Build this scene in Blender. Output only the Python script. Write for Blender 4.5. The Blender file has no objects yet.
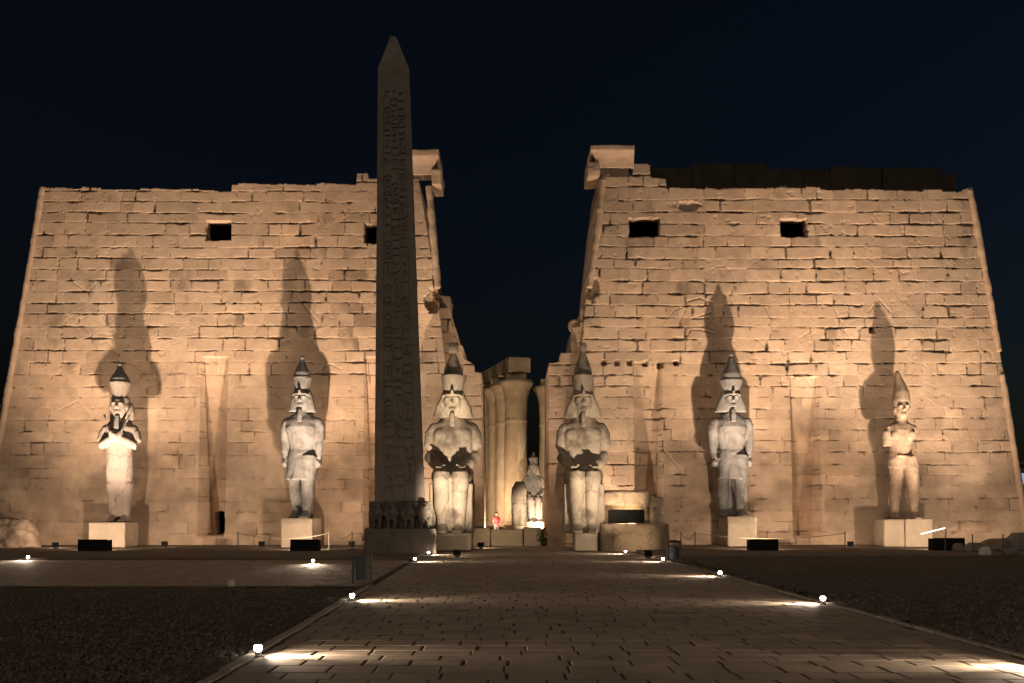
import bpy, bmesh, math, random
import numpy as np
from mathutils import Vector, Matrix

random.seed(7)
rng = np.random.default_rng(7)
S = bpy.context.scene
COL = S.collection

# ------------------------------------------------------------------ camera, sky, exposure
F, EYE, CX, HY = 950.0, 2.26, 512.0, 512.0          # focal length in px, eye height, principal column, horizon row
cd = bpy.data.cameras.new('camera'); cam = bpy.data.objects.new('camera', cd); COL.objects.link(cam)
cam.location = (0, 0, EYE); cam.rotation_euler = (math.radians(90), 0, 0)
cd.sensor_width = 36; cd.lens = F / 1024 * 36; cd.shift_y = (HY - 341.5) / 1024
cd.clip_start = 0.1; cd.clip_end = 3000
S.camera = cam
w = bpy.data.worlds.new('World'); S.world = w; w.use_nodes = True
nt = w.node_tree
sky = nt.nodes.new('ShaderNodeTexSky'); sky.sky_type = 'NISHITA'; sky.sun_disc = False
sky.sun_elevation = math.radians(-2.6); sky.sun_rotation = math.radians(90)
SKY_STRENGTH = 0.068
tint = nt.nodes.new('ShaderNodeMix'); tint.data_type = 'RGBA'; tint.blend_type = 'MULTIPLY'; tint.inputs[0].default_value = 1
tint.inputs[7].default_value = (0.42, 0.70, 1.12, 1)
nt.links.new(sky.outputs[0], tint.inputs[6])
nt.links.new(tint.outputs[2], nt.nodes['Background'].inputs[0])
nt.nodes['Background'].inputs[1].default_value = SKY_STRENGTH
# faint warm town glow from behind the viewer (soft, night level)
sl = bpy.data.lights.new('town_glow', 'SUN'); sl.energy = 0.46; sl.angle = math.radians(40); sl.color = (1, .80, .60)
so = bpy.data.objects.new('town_glow', sl); COL.objects.link(so); so.rotation_euler = (math.radians(52), 0, math.radians(-14))
S.view_settings.view_transform = 'Standard'; S.view_settings.look = 'None'
S.view_settings.exposure = 0; S.view_settings.gamma = 1; S.view_settings.use_curve_mapping = False

WARM = (1.0, .745, .522)
WHITE = (1.0, .80, .58)

# ------------------------------------------------------------------ noise
def _h(ix, iy, s):
    n = (ix.astype(np.int64) * 374761393 + iy.astype(np.int64) * 668265263 + s * 974634777) & 0xffffffff
    n = ((n ^ (n >> 13)) * 1274126177) & 0xffffffff
    n = (n ^ (n >> 16)) & 0xffffffff
    return n / 4294967295.0
def vnoise(x, y, s=0):
    ix, iy = np.floor(x), np.floor(y); fx, fy = x - ix, y - iy
    fx = fx * fx * (3 - 2 * fx); fy = fy * fy * (3 - 2 * fy)
    a, b, c, d = _h(ix, iy, s), _h(ix + 1, iy, s), _h(ix, iy + 1, s), _h(ix + 1, iy + 1, s)
    return (a * (1 - fx) + b * fx) * (1 - fy) + (c * (1 - fx) + d * fx) * fy
def fbm(x, y, s=0, o=4):
    r, a, t = 0, 1, 0
    for i in range(o):
        r = r + a * vnoise(x, y, s + i * 17); t += a; a *= .5; x = x * 2.03; y = y * 2.03
    return r / t

# ------------------------------------------------------------------ materials
def mat(name, c, rough=.9, var=.25, scale=2.0, bump=.3, bscale=12, c2=None, tone=False, spec=.2, metal=0, stain=None, crack=0):
    m = bpy.data.materials.new(name); m.use_nodes = True
    n, l = m.node_tree.nodes, m.node_tree.links
    b = n['Principled BSDF']; b.inputs['Roughness'].default_value = rough; b.inputs['Metallic'].default_value = metal
    b.inputs['Specular IOR Level'].default_value = spec
    tc = n.new('ShaderNodeTexCoord')
    a = n.new('ShaderNodeTexNoise'); a.inputs['Scale'].default_value = scale; a.inputs['Detail'].default_value = 6; a.inputs['Roughness'].default_value = .65
    l.new(tc.outputs['Object'], a.inputs['Vector'])
    cr = n.new('ShaderNodeValToRGB'); l.new(a.outputs['Fac'], cr.inputs[0])
    c2 = c2 or tuple(x * (1 - var) for x in c); hi = tuple(min(1, x * (1 + var * .6)) for x in c)
    cr.color_ramp.elements[0].position = .30; cr.color_ramp.elements[0].color = (*c2, 1)
    cr.color_ramp.elements[1].position = .70; cr.color_ramp.elements[1].color = (*hi, 1)
    out = cr.outputs[0]
    if stain:
        sn = n.new('ShaderNodeTexNoise'); sn.inputs['Scale'].default_value = stain[1]; sn.inputs['Detail'].default_value = 5
        l.new(tc.outputs['Object'], sn.inputs['Vector'])
        sr = n.new('ShaderNodeMapRange'); sr.inputs[1].default_value = stain[2]; sr.inputs[2].default_value = stain[2] + .12
        l.new(sn.outputs['Fac'], sr.inputs[0])
        mx = n.new('ShaderNodeMix'); mx.data_type = 'RGBA'; l.new(sr.outputs[0], mx.inputs[0]); l.new(out, mx.inputs[6]); mx.inputs[7].default_value = (*stain[0], 1)
        out = mx.outputs[2]
    if crack:                                   # weathered cracks and repair joins in carved stone
        mp = n.new('ShaderNodeVectorMath'); mp.operation = 'MULTIPLY_ADD'; l.new(a.outputs['Color'], mp.inputs[0]); mp.inputs[1].default_value = (1.1, 1.1, 1.1); l.new(tc.outputs['Object'], mp.inputs[2])
        vo = n.new('ShaderNodeTexVoronoi'); vo.feature = 'DISTANCE_TO_EDGE'; vo.inputs['Scale'].default_value = crack; l.new(mp.outputs[0], vo.inputs['Vector'])
        vr = n.new('ShaderNodeMapRange'); vr.inputs[1].default_value = .004; vr.inputs[2].default_value = .022; vr.inputs[3].default_value = .62; vr.inputs[4].default_value = 0; l.new(vo.outputs['Distance'], vr.inputs[0])
        fn = n.new('ShaderNodeTexNoise'); fn.inputs['Scale'].default_value = 7; fn.inputs['Detail'].default_value = 6; fn.inputs['Roughness'].default_value = .75; l.new(tc.outputs['Object'], fn.inputs['Vector'])
        fr = n.new('ShaderNodeMapRange'); fr.inputs[1].default_value = .52; fr.inputs[2].default_value = .75; fr.inputs[4].default_value = .55; l.new(fn.outputs['Fac'], fr.inputs[0])
        mm = n.new('ShaderNodeMath'); mm.operation = 'MAXIMUM'; l.new(vr.outputs[0], mm.inputs[0]); l.new(fr.outputs[0], mm.inputs[1])
        mx = n.new('ShaderNodeMix'); mx.data_type = 'RGBA'; l.new(mm.outputs[0], mx.inputs[0]); l.new(out, mx.inputs[6]); mx.inputs[7].default_value = (*[q * .38 for q in c], 1); out = mx.outputs[2]
    if tone:
        at = n.new('ShaderNodeAttribute'); at.attribute_name = 'tone'
        mx = n.new('ShaderNodeMix'); mx.data_type = 'RGBA'; mx.blend_type = 'MULTIPLY'; mx.inputs[0].default_value = 1
        l.new(out, mx.inputs[6]); l.new(at.outputs['Color'], mx.inputs[7]); out = mx.outputs[2]
    l.new(out, b.inputs['Base Color'])
    if bump:
        bn = n.new('ShaderNodeTexNoise'); bn.inputs['Scale'].default_value = bscale; bn.inputs['Detail'].default_value = 7; bn.inputs['Roughness'].default_value = .7
        l.new(tc.outputs['Object'], bn.inputs['Vector'])
        bp = n.new('ShaderNodeBump'); bp.inputs['Strength'].default_value = bump; bp.inputs['Distance'].default_value = .05
        l.new(bn.outputs['Fac'], bp.inputs['Height']); l.new(bp.outputs[0], b.inputs['Normal'])
    return m
def emit(name, c, s):
    m = bpy.data.materials.new(name); m.use_nodes = True; n = m.node_tree.nodes; b = n['Principled BSDF']
    b.inputs['Base Color'].default_value = (.8, .8, .8, 1); b.inputs['Emission Color'].default_value = (*c, 1); b.inputs['Emission Strength'].default_value = s
    return m
SAND = (.45, .324, .232)
M = dict(
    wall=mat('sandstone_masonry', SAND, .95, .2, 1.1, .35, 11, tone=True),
    trim=mat('sandstone_trim', SAND, .95, .2, 1.2, .5, 8),
    col=mat('column_sandstone', (.42, .32, .21), .95, .2, .9, .5, 7),
    gran=mat('grey_granite', (.20, .192, .188), .75, .22, 1.6, .35, 14, stain=((.12, .108, .10), 1.1, .56), crack=.42),
    lime=mat('pale_limestone', (.245, .20, .175), .85, .16, 1.3, .35, 14, stain=((.165, .125, .10), .9, .57), crack=.38),
    colo=mat('weathered_granite', (.35, .285, .22), .8, .28, 1.1, .5, 10, stain=((.15, .118, .09), .8, .53), crack=.40),
    brok=mat('broken_sandstone', (.29, .215, .16), .9, .25, 1.5, .5, 11, stain=((.18, .13, .095), 1.0, .57), crack=.5),
    drum=mat('drum_sandstone', (.45, .33, .23), .9, .25, 1.2, .5, 9, stain=((.28, .20, .14), .9, .57), crack=.55),
    darkg=mat('dark_granite', (.125, .106, .09), .8, .25, 2.0, .3, 14),
    rear=mat('shaded_sandstone', (.06, .048, .04), .95, .35, .8, .5, 6),  # same sandstone, darkened in its colour because the rear wall is unlit
    ped=mat('pedestal_limestone', (.42, .34, .26), .9, .14, 1.4, .35, 10),
    obel=mat('obelisk_granite', (.215, .187, .16), .8, .22, 2.0, .25, 16),
    pave=mat('paving_stone', (.29, .23, .18), .85, .22, 1.1, .10, 30, tone=True),
    mortar=mat('sandy_joint', (.09, .07, .055), .98, .3, 3, .4, 30),
    gravel=mat('dark_gravel', (.11, .091, .073), .98, .4, 3.5, 1.0, 26, stain=((.125, .10, .08), .5, .55)),
    peb=mat('gravel_stone', (.15, .122, .10), .95, .3, 2.0, .3, 30),
    earth=mat('packed_earth', (.15, .115, .088), .98, .25, .8, .6, 18),
    kerb=mat('kerb_stone', (.30, .25, .20), .9, .2, 2, .4, 20),
    matte=mat('black_painted_steel', (.011, .0105, .010), .8, .3, 3, .1, 30, spec=.1),
    dark=mat('dark_painted_metal', (.028, .027, .026), .6, .2, 3, .1, 30, spec=.4),
    bin=mat('bin_metal', (.085, .09, .10), .5, .2, 3, .1, 30, spec=.4),
    steel=mat('post_metal', (.11, .10, .09), .5, .2, 3, .1, 30, spec=.4),
    rope=mat('rope_fibre', (.12, .10, .07), .95, .2, 8, .3, 40),
    white=mat('pale_stone', (.55, .52, .47), .9, .15, 3, .3, 20),
    wood=mat('yellow_wood', (.55, .33, .10), .8, .2, 3, .2, 20),
    red=mat('red_cloth', (.42, .035, .05), .9, .2, 6, .1, 20),
    blk=mat('black_cloth', (.02, .02, .022), .9, .2, 6, .1, 20),
    skin=mat('skin', (.34, .19, .12), .7, .1, 6, 0),
    leaf=mat('leaf_green', (.075, .11, .03), .8, .4, 3, 0),
    town=mat('plaster_facade', (.12, .11, .10), .9, .2, .3, .1, 5),
    lens=emit('lamp_lens', (1, .9, .78), 26), lensw=emit('lamp_lens_warm', (1, .74, .45), 30), lensb=emit('lamp_lens_cool', (.72, .75, 1), 18),
    win=emit('lit_window', (.35, .6, 1.0), .5), tube=emit('lamp_tube', (1, .93, .8), 4),
)

# ------------------------------------------------------------------ helpers
def obj(name, me, m=None, parent=None, smooth=False):
    o = bpy.data.objects.new(name, me); COL.objects.link(o)
    if m: me.materials.append(m)
    if parent: o.parent = parent
    if smooth: me.polygons.foreach_set('use_smooth', [True] * len(me.polygons))
    return o
def tag(o, label, cat, group=None):
    o['label'] = label; o['category'] = cat
    if group: o['group'] = group
    return o
def thing(name, label, cat, loc=(0, 0, 0), rz=0, group=None):
    o = bpy.data.objects.new(name, None); COL.objects.link(o); o.location = loc; o.rotation_euler.z = rz; o.empty_display_size = .3
    return tag(o, label, cat, group)
def struct(o, kind='structure'):
    o['kind'] = kind; return o
def np_mesh(name, V, Q):
    V = np.asarray(V, dtype=np.float32); Q = np.asarray(Q, dtype=np.int32); k = Q.shape[1]
    me = bpy.data.meshes.new(name); me.vertices.add(len(V)); me.vertices.foreach_set('co', V.ravel())
    me.loops.add(Q.size); me.loops.foreach_set('vertex_index', Q.ravel())
    me.polygons.add(len(Q)); me.polygons.foreach_set('loop_start', np.arange(0, Q.size, k, dtype=np.int32))
    me.polygons.foreach_set('loop_total', np.full(len(Q), k, dtype=np.int32)); me.polygons.foreach_set('use_smooth', np.zeros(len(Q), dtype=bool)); me.update(calc_edges=True); return me
def set_tone(me, t):
    t = np.asarray(t, dtype=np.float32); a = me.color_attributes.new('tone', 'FLOAT_COLOR', 'POINT')
    a.data.foreach_set('color', np.column_stack([t if t.ndim == 2 else np.repeat(t[:, None], 3, 1), np.ones(len(t))]).astype(np.float32).ravel())
class MB:
    def __init__(s): s.v = []; s.f = []
    def add(s, v, f):
        k = len(s.v); s.v += [tuple(p) for p in v]; s.f += [[i + k for i in q] for q in f]; return s
    def box(s, x0, x1, y0, y1, z0, z1, taper=0, tapery=None):
        ty = taper if tapery is None else tapery
        v = [(x0, y0, z0), (x1, y0, z0), (x1, y1, z0), (x0, y1, z0), (x0 + taper, y0 + ty, z1), (x1 - taper, y0 + ty, z1), (x1 - taper, y1 - ty, z1), (x0 + taper, y1 - ty, z1)]
        return s.add(v, [[3, 2, 1, 0], [4, 5, 6, 7], [0, 1, 5, 4], [1, 2, 6, 5], [2, 3, 7, 6], [3, 0, 4, 7]])
    def loft(s, rings, n=24):          # rings of (x, y, z, rx, ry, exponent)
        v = []
        for r in rings:
            x, y, z, rx, ry = r[:5]; e = r[5] if len(r) > 5 else 2
            for i in range(n):
                a = 2 * math.pi * i / n; c, d = math.cos(a), math.sin(a)
                v.append((x + rx * math.copysign(abs(c) ** (2 / e), c), y + ry * math.copysign(abs(d) ** (2 / e), d), z))
        f = [[k * n + i, k * n + (i + 1) % n, (k + 1) * n + (i + 1) % n, (k + 1) * n + i] for k in range(len(rings) - 1) for i in range(n)]
        f += [list(range(n))[::-1], [(len(rings) - 1) * n + i for i in range(n)]]
        return s.add(v, f)
    def tube(s, pts, n=14):            # pts of (x, y, z, r)
        P = [Vector(p[:3]) for p in pts]; v = []
        for i, p in enumerate(P):
            t = ((P[min(i + 1, len(P) - 1)] - P[max(i - 1, 0)])).normalized()
            u = t.cross(Vector((0, 0, 1)) if abs(t.z) < .9 else Vector((0, 1, 0))).normalized(); q = t.cross(u)
            for k in range(n):
                a = 2 * math.pi * k / n; v.append(p + (u * math.cos(a) + q * math.sin(a)) * pts[i][3])
        f = [[k * n + i, k * n + (i + 1) % n, (k + 1) * n + (i + 1) % n, (k + 1) * n + i] for k in range(len(P) - 1) for i in range(n)]
        f += [list(range(n))[::-1], [(len(P) - 1) * n + i for i in range(n)]]
        return s.add(v, f)
    def ell(s, c, r, n=16):
        rings = []
        for k in range(1, n // 2 + 2):
            a = math.pi * k / (n // 2 + 2)
            rings.append((c[0], c[1], c[2] - r[2] * math.cos(a), r[0] * math.sin(a), r[1] * math.sin(a)))
        return s.loft(rings, n)
    def mesh(s, name):
        me = bpy.data.meshes.new(name); me.from_pydata(s.v, [], s.f)
        bm = bmesh.new(); bm.from_mesh(me); bmesh.ops.recalc_face_normals(bm, faces=bm.faces); bm.to_mesh(me); bm.free(); return me
    def build(s, name, m, parent=None, smooth=False, bevel=0):
        me = s.mesh(name)
        o = obj(name, me, m, parent, smooth)
        if bevel:
            bm = bmesh.new(); bm.from_mesh(me); bmesh.ops.bevel(bm, geom=bm.edges[:], offset=bevel, segments=2, affect='EDGES', profile=.6); bm.to_mesh(me); bm.free()
        return o
    def fuse(s, name, m, parent=None, voxel=.06, rough=.02, smooth=2, seed=0, nscale=1.5):   # one continuous carved surface
        me = s.mesh(name); t = bpy.data.objects.new('tmp', me); COL.objects.link(t)
        r = t.modifiers.new('r', 'REMESH'); r.mode = 'VOXEL'; r.voxel_size = voxel
        if smooth: q = t.modifiers.new('s', 'SMOOTH'); q.iterations = smooth; q.factor = .5
        dg = bpy.context.evaluated_depsgraph_get(); dg.update()
        nm = bpy.data.meshes.new_from_object(t.evaluated_get(dg)); bpy.data.objects.remove(t); bpy.data.meshes.remove(me)
        nm.name = name; nm.materials.clear()
        if rough and len(nm.vertices):
            n = len(nm.vertices); c = np.empty(n * 3, dtype=np.float32); nm.vertices.foreach_get('co', c); c = c.reshape(-1, 3)
            no = np.empty(n * 3, dtype=np.float32); nm.vertices.foreach_get('normal', no); no = no.reshape(-1, 3)
            d = fbm(c[:, 0] * nscale + c[:, 1] * .7 + 50, c[:, 2] * nscale + c[:, 1] * 1.3 + 50, seed, 4) - .5
            c = c + no * (d * 2 * rough)[:, None]; nm.vertices.foreach_set('co', c.astype(np.float32).ravel()); nm.update()
        return obj(name, nm, m, parent, True)
def pt(px, py, Y): return ((px - CX) * Y / F, EYE - (py - HY) * Y / F)     # photo pixel at depth Y -> X, Z
def spot(name, loc, aim, power, angle, blend=1.0, color=WARM, parent=None, rad=.08):
    l = bpy.data.lights.new(name, 'SPOT'); l.energy = power; l.spot_size = math.radians(angle); l.spot_blend = blend; l.color = color; l.shadow_soft_size = rad
    o = bpy.data.objects.new(name, l); COL.objects.link(o); o.location = loc
    o.rotation_euler = (Vector(aim) - Vector(loc)).to_track_quat('-Z', 'Y').to_euler()
    if parent: o.parent = parent; o.matrix_parent_inverse = Matrix.Translation(parent.location).inverted()
    return o

# ------------------------------------------------------------------ ground, path, court
YF, BAT = 61.3, .075                                   # front foot of the towers and their backward lean
def xl(Y): return -3.62 - .019 * Y
def xr(Y): return 8.15 - .030 * Y
struct(MB().add([(-500, -60, 0), (500, -60, 0), (500, 900, 0), (-500, 900, 0)], [[0, 1, 2, 3]]).build('ground', M['gravel']))
def sheet(name, x0, x1, y0, y1, step, base, amp, m, sc=.5, seed=0):
    nx, ny = int((x1 - x0) / step) + 1, int((y1 - y0) / step) + 1
    X, Y = np.meshgrid(np.linspace(x0, x1, nx), np.linspace(y0, y1, ny))
    Z = base + amp * (fbm(X * sc + 90, Y * sc + 90, seed, 5) - .35)
    i = (np.arange(ny - 1)[:, None] * nx + np.arange(nx - 1)[None]).ravel()
    return obj(name, np_mesh(name, np.column_stack([X.ravel(), Y.ravel(), Z.ravel()]), np.column_stack([i, i + 1, i + 1 + nx, i + nx])), m, None, True)
struct(sheet('gravel_bed', -30, -3.9, 8, 28.2, .12, .02, .13, M['gravel'], .9, 3))
struct(sheet('gravel_bed', 8.0, 40, 8, 44.2, .14, .02, .13, M['gravel'], .9, 5))
# court terrace each side of the path, a kerb step above the gravel
cb = MB().box(-60, -4.75, 44.0, 62.5, -.2, .13); struct(cb.build('court_ground', M['earth']))
cb = MB().box(6.95, 70, 46.0, 62.5, -.2, .15); struct(cb.build('court_ground', M['earth']))
def slabs(name, rows):
    V = []; Q = []; T = []
    for (y0, y1, a, b, odd) in rows:
        x = a - (.39 if odd else 0) + random.uniform(-.06, .06)
        while x < b:
            wd = random.choice([.66, .78, .78, .9]) ; p0, p1 = max(x, a), min(x + wd, b); x += wd
            if p1 - p0 < .12: continue
            g = random.choice([.006, .008, .012, .018, .028]); z = .052 + random.gauss(0, .0012); h = random.uniform(.006, .013); t = random.gauss(1, .06)
            gy = random.uniform(.004, .010); k = len(V); e = .018
            tz = [random.gauss(0, .0007) for _ in range(4)]
            c = [(p0 + g, y0 + gy), (p1 - g, y0 + gy), (p1 - g, y1 - gy), (p0 + g, y1 - gy)]; ins = [(e, e), (-e, e), (-e, -e), (e, -e)]
            V += [(q[0], q[1], 0) for q in c] + [(q[0], q[1], z - h) for q in c] + [(q[0] + i[0], q[1] + i[1], z + d) for q, i, d in zip(c, ins, tz)]
            for r in (0, 4):
                for i in range(4): Q.append((k + r + i, k + r + (i + 1) % 4, k + r + 4 + (i + 1) % 4, k + r + 4 + i))
            Q.append((k + 8, k + 9, k + 10, k + 11)); T += [t] * 12
    me = np_mesh(name, V, Q); set_tone(me, np.clip(T, .6, 1.4)); return obj(name, me, M['pave'])
rows = []; y = 7.0; i = 0
while y < 61.5:
    d = random.choice([.5, .56, .62]); rows.append((y, y + d, xl(y), xr(y), i % 2)); y += d; i += 1
struct(slabs('path', rows))
rows = []; y = 28.4; i = 0
while y < 43.0:
    d = random.choice([.5, .56, .62]); rows.append((y, y + d, -36, xl(y) - .25, i % 2)); y += d; i += 1
struct(slabs('path', rows))
struct(MB().add([(xl(7) - .1, 7, .040), (xr(7) + .1, 7, .040), (xr(62) + .1, 62, .040), (xl(62) - .1, 62, .040)], [[0, 1, 2, 3]]).build('path_bedding', M['mortar']))
struct(MB().add([(-36, 28.3, .038), (xl(28.3) - .11, 28.3, .038), (xl(43.1) - .11, 43.1, .038), (-36, 43.1, .038)], [[0, 1, 2, 3]]).build('path_bedding', M['mortar']))
kb = MB()
for side in (0, 1):
    y = 7.0
    while y < (46 if side else 61):
        if not side and 28.0 < y < 43: y += .95; continue
        L = random.uniform(.75, .98); e = random.uniform(-.02, .02)
        x = xr(y) + .02 + e if side else xl(y) - .20 + e
        kb.box(x, x + .17, y, y + L - .03, -.05, .085 + random.uniform(-.012, .014), .012)
        y += L
struct(kb.build('kerb', M['kerb']))
# loose stones lying on the gravel
def stones(n, x0f, x1f, y0, y1, smin, smax):
    V = []; Q = []
    base = np.array([(-1, -1, -.6), (1, -1, -.6), (1, 1, -.6), (-1, 1, -.6), (-.7, -.7, .7), (.7, -.7, .7), (.7, .7, .7), (-.7, .7, .7)])
    fc = np.array([(3, 2, 1, 0), (4, 5, 6, 7), (0, 1, 5, 4), (1, 2, 6, 5), (2, 3, 7, 6), (3, 0, 4, 7)])
    for i in range(n):
        Y = y0 + (y1 - y0) * random.random() ** 1.6; X = random.uniform(x0f(Y), x1f(Y)); s = smin + (smax - smin) * random.random() ** 4
        a = random.uniform(0, 6.3); c, d = math.cos(a), math.sin(a)
        v = base * rng.uniform(.5, 1.2, (8, 3)) * s
        v = np.column_stack([v[:, 0] * c - v[:, 1] * d + X, v[:, 0] * d + v[:, 1] * c + Y, v[:, 2] + .03 + s * .3 + random.uniform(0, .03)])
        Q.append(fc + len(V) * 8); V.append(v)
    return np.concatenate(V), np.concatenate(Q)
A = stones(16000, lambda Y: -.56 * Y, lambda Y: xl(Y) - .3, 10.5, 28, .010, .042)
B = stones(14000, lambda Y: xr(Y) + .3, lambda Y: .56 * Y + 1, 14, 45, .012, .048)
struct(obj('loose_gravel', np_mesh('loose_gravel', np.concatenate([A[0], B[0]]), np.concatenate([A[1], B[1] + len(A[0])])), M['peb']), 'stuff')

# ------------------------------------------------------------------ masonry walls as carved relief
def on_wall(px, py, Y0=YF, b=BAT):
    t = (HY - py) / F; z = (EYE + t * Y0) / (1 - t * b); return ((px - CX) / F * (Y0 + b * z), z)
def segdist(X, Z, x0, z0, x1, z1):
    dx, dz = x1 - x0, z1 - z0; t = np.clip(((X - x0) * dx + (Z - z0) * dz) / (dx * dx + dz * dz + 1e-9), 0, 1)
    return np.hypot(X - x0 - t * dx, Z - z0 - t * dz)
def masonry(name, parent, left, right, top, holes=(), niches=(), lines=(), putlogs=(), Y0=YF, b=BAT, depth=8.0, step=.046, seed=1, course=.76, wear=1.0, bites=(), smooth_below=9.0, m=None, lowback=False):
    zl = [on_wall(*p, Y0, b) for p in left]; zr = [on_wall(*p, Y0, b) for p in right]; tp = [on_wall(*p, Y0, b) for p in top]
    zmax = max(p[1] for p in tp) + .1; z0 = -.1
    L = lambda z: np.interp(z, *zip(*sorted((p[1], p[0]) for p in zl))); R = lambda z: np.interp(z, *zip(*sorted((p[1], p[0]) for p in zr)))
    zs = np.arange(z0, zmax, step); nz = len(zs); nx = int(max(p[0] for p in zr) - min(p[0] for p in zl)) ; nx = int(nx / step) + 2
    U = np.linspace(0, 1, nx); Z = np.repeat(zs[:, None], nx, 1); X = L(zs)[:, None] * (1 - U) + R(zs)[:, None] * U
    r = np.random.default_rng(seed)
    wx = X + .10 * (fbm(X * .8, Z * .8, seed + 1, 3) - .5); wz = Z + .16 * (fbm(X * .35 + 9, Z * .7, seed + 2, 4) - .5) + .05 * (fbm(X * 2.2, Z * 2.2, seed + 3, 2) - .5)
    cz = [z0 - .5]
    while cz[-1] < zmax + 2: cz.append(cz[-1] + course * r.uniform(.84, 1.16))
    cz = np.array(cz); ci = np.clip(np.searchsorted(cz, wz) - 1, 0, len(cz) - 2)
    xmin, xmax = X.min() - 3, X.max() + 3
    dx = np.full(X.shape, 9.0); bid = np.zeros(X.shape, dtype=np.int64)
    for c in range(len(cz) - 1):
        mk = ci == c
        if not mk.any(): continue
        j = [xmin + r.uniform(0, 2)]
        while j[-1] < xmax: j.append(j[-1] + r.choice([r.uniform(.8, 1.4), r.uniform(1.3, 2.4), r.uniform(1.6, 3.2)]))
        j = np.array(j); q = wx[mk] ; k = np.clip(np.searchsorted(j, q) - 1, 0, len(j) - 2)
        dl, dr = q - j[k], j[k + 1] - q; side = dr < dl
        sv = r.uniform(.1, 1, len(j)); s2 = sv[k + side.astype(int)]
        dx[mk] = np.minimum(dl, dr) / np.maximum(.25, s2) ; bid[mk] = c * 400 + k
    dzb, dzt = wz - cz[ci], cz[ci + 1] - wz
    hs = _h(bid, bid * 0 + 3, seed + 5); hs_up = .35 + .65 * hs
    dz = np.minimum(dzb / np.maximum(.3, hs_up), dzt / np.maximum(.3, .35 + .65 * _h(bid, bid * 0 + 8, seed)))
    n1 = fbm(X * 1.1 + 7, Z * 1.6, seed + 8, 4); n2 = fbm(X * 4.0, Z * 5.0, seed + 11, 3); nn = fbm(X * .16, Z * .16, seed + 13, 3)
    age = np.clip((Z - smooth_below) / 5.0, 0, 1) * .55 + .45; age = age * (.45 + 1.1 * nn) * wear
    wd = (.022 + .10 * np.clip(n1 - .55, 0, 1) * 2.6) * (.5 + age)
    jz = np.clip(1 - dz / (wd * 1.25), 0, 1); jx = np.clip(1 - dx / np.maximum(wd * 1.15, .06), 0, 1)
    keep = np.clip((n1 - .40) * 9, 0, 1) * np.clip(age * 1.7, 0, 1)
    vis = np.clip((fbm(X * .42 + 20, Z * .6 + 4, seed + 70, 4) - (.50 - .13 * np.clip((Z - smooth_below) / 6, 0, 1))) * 7 + .35, .06, 1)
    jz = jz * vis; jx = jx * vis
    carve = np.maximum(jz, jx) ** .8 * (.026 + .105 * keep)
    bite = np.clip((n2 - .64) * 5, 0, 1) * np.clip(1 - np.minimum(dz, dx) / .16, 0, 1) * np.clip((n1 - .47) * 8, 0, 1) * age
    carve = carve + bite * .15
    pits = np.clip((fbm(X * 2.6 + 31, Z * 2.6, seed + 21, 4) - .70) * 10, 0, 1) * .02 * age
    off = (_h(bid, bid * 0 + 1, seed + 6) - .5) * .026 * np.clip(age, .25, 1.4)
    surf = .03 * (fbm(X * .5, Z * .5, seed + 30, 4) - .5) + .014 * (fbm(X * 3, Z * 3, seed + 31, 3) - .5)
    h = off + surf - carve - pits
    # carved scenes: shallow sunk lines
    for (pl, dpt, lw) in lines:
        P = [on_wall(*p, Y0, b) for p in pl]
        for (p, q) in zip(P[:-1], P[1:]):
            d = segdist(wx, wz, *p, *q); h = h - .65 * dpt * np.clip(1.25 - d / lw, 0, 1)
    # faint worn outlines of a carved battle scene
    q1 = fbm(X * .33 + 60, Z * .30 + 12, seed + 80, 3); cl = abs(((q1 * 13) % 1) - .5)
    rel = np.clip(1 - cl / .07, 0, 1) * np.clip((fbm(X * .25, Z * .25 + 33, seed + 83, 3) - .42) * 8, 0, 1) * np.clip((Z - 4) / 3, 0, 1) * np.clip((18 - Z) / 3, 0, 1)
    h = h - .022 * rel
    # flagpole niches: upright back plane cut into the leaning face
    for (x0, x1, yt, yb) in niches:
        (a, zt), (c, _) = on_wall(x0, yt, Y0, b), on_wall(x1, yt, Y0, b); zb = on_wall(x0, yb, Y0, b)[1]
        e = .03 * (n2 - .5)
        ins = (X > a + e) & (X < c + e) & (Z < zt + e) & (Z > zb + e)
        h = np.where(ins, h * .6 - .30 - (b * 2.7) * (zt - Z), h)
    for (px, py, s) in putlogs:
        a, zc = on_wall(px, py, Y0, b); h = np.where((abs(X - a) < s) & (abs(Z - zc) < s), h - .55, h)
    for (px, py, rx, rz, dp) in bites:
        a, zc = on_wall(px, py, Y0, b); q = np.hypot((X - a) / rx, (Z - zc) / rz) + .9 * (n1 - .5) + .5 * (n2 - .5)
        h = h - dp * np.clip((1 - q) * 4, 0, 1)
    inhole = np.zeros(X.shape, bool); nearhole = np.zeros(X.shape, bool)
    for (x0, y0, x1, y1) in holes:
        (a, zt), (c, zb) = on_wall(x0, y0, Y0, b), on_wall(x1, y1, Y0, b)
        e = .12 * (fbm(X * 2.2, Z * 2.2, seed + 40, 2) - .5)
        inhole |= (X > a + e) & (X < c + e) & (Z < zt + e) & (Z > zb + e)
        nearhole |= (X > a - .5) & (X < c + .5) & (Z < zt + .5) & (Z > zb - .5)
    tz = np.interp(X, [p[0] for p in tp], [p[1] for p in tp]); bt = cz[np.clip(np.searchsorted(cz, tz), 0, len(cz) - 1)] * 0 + tz
    tz = bt + .16 * (_h(np.floor(X / 1.3), np.floor(X * 0), seed + 50) - .5) + .10 * (fbm(X * 2, X * 0, seed + 51, 3) - .5)
    vert_ok = (Z <= tz) & ~inhole
    fo = vert_ok[:-1, :-1] & vert_ok[1:, :-1] & vert_ok[:-1, 1:] & vert_ok[1:, 1:]
    Y = Y0 + b * Z - h
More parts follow.
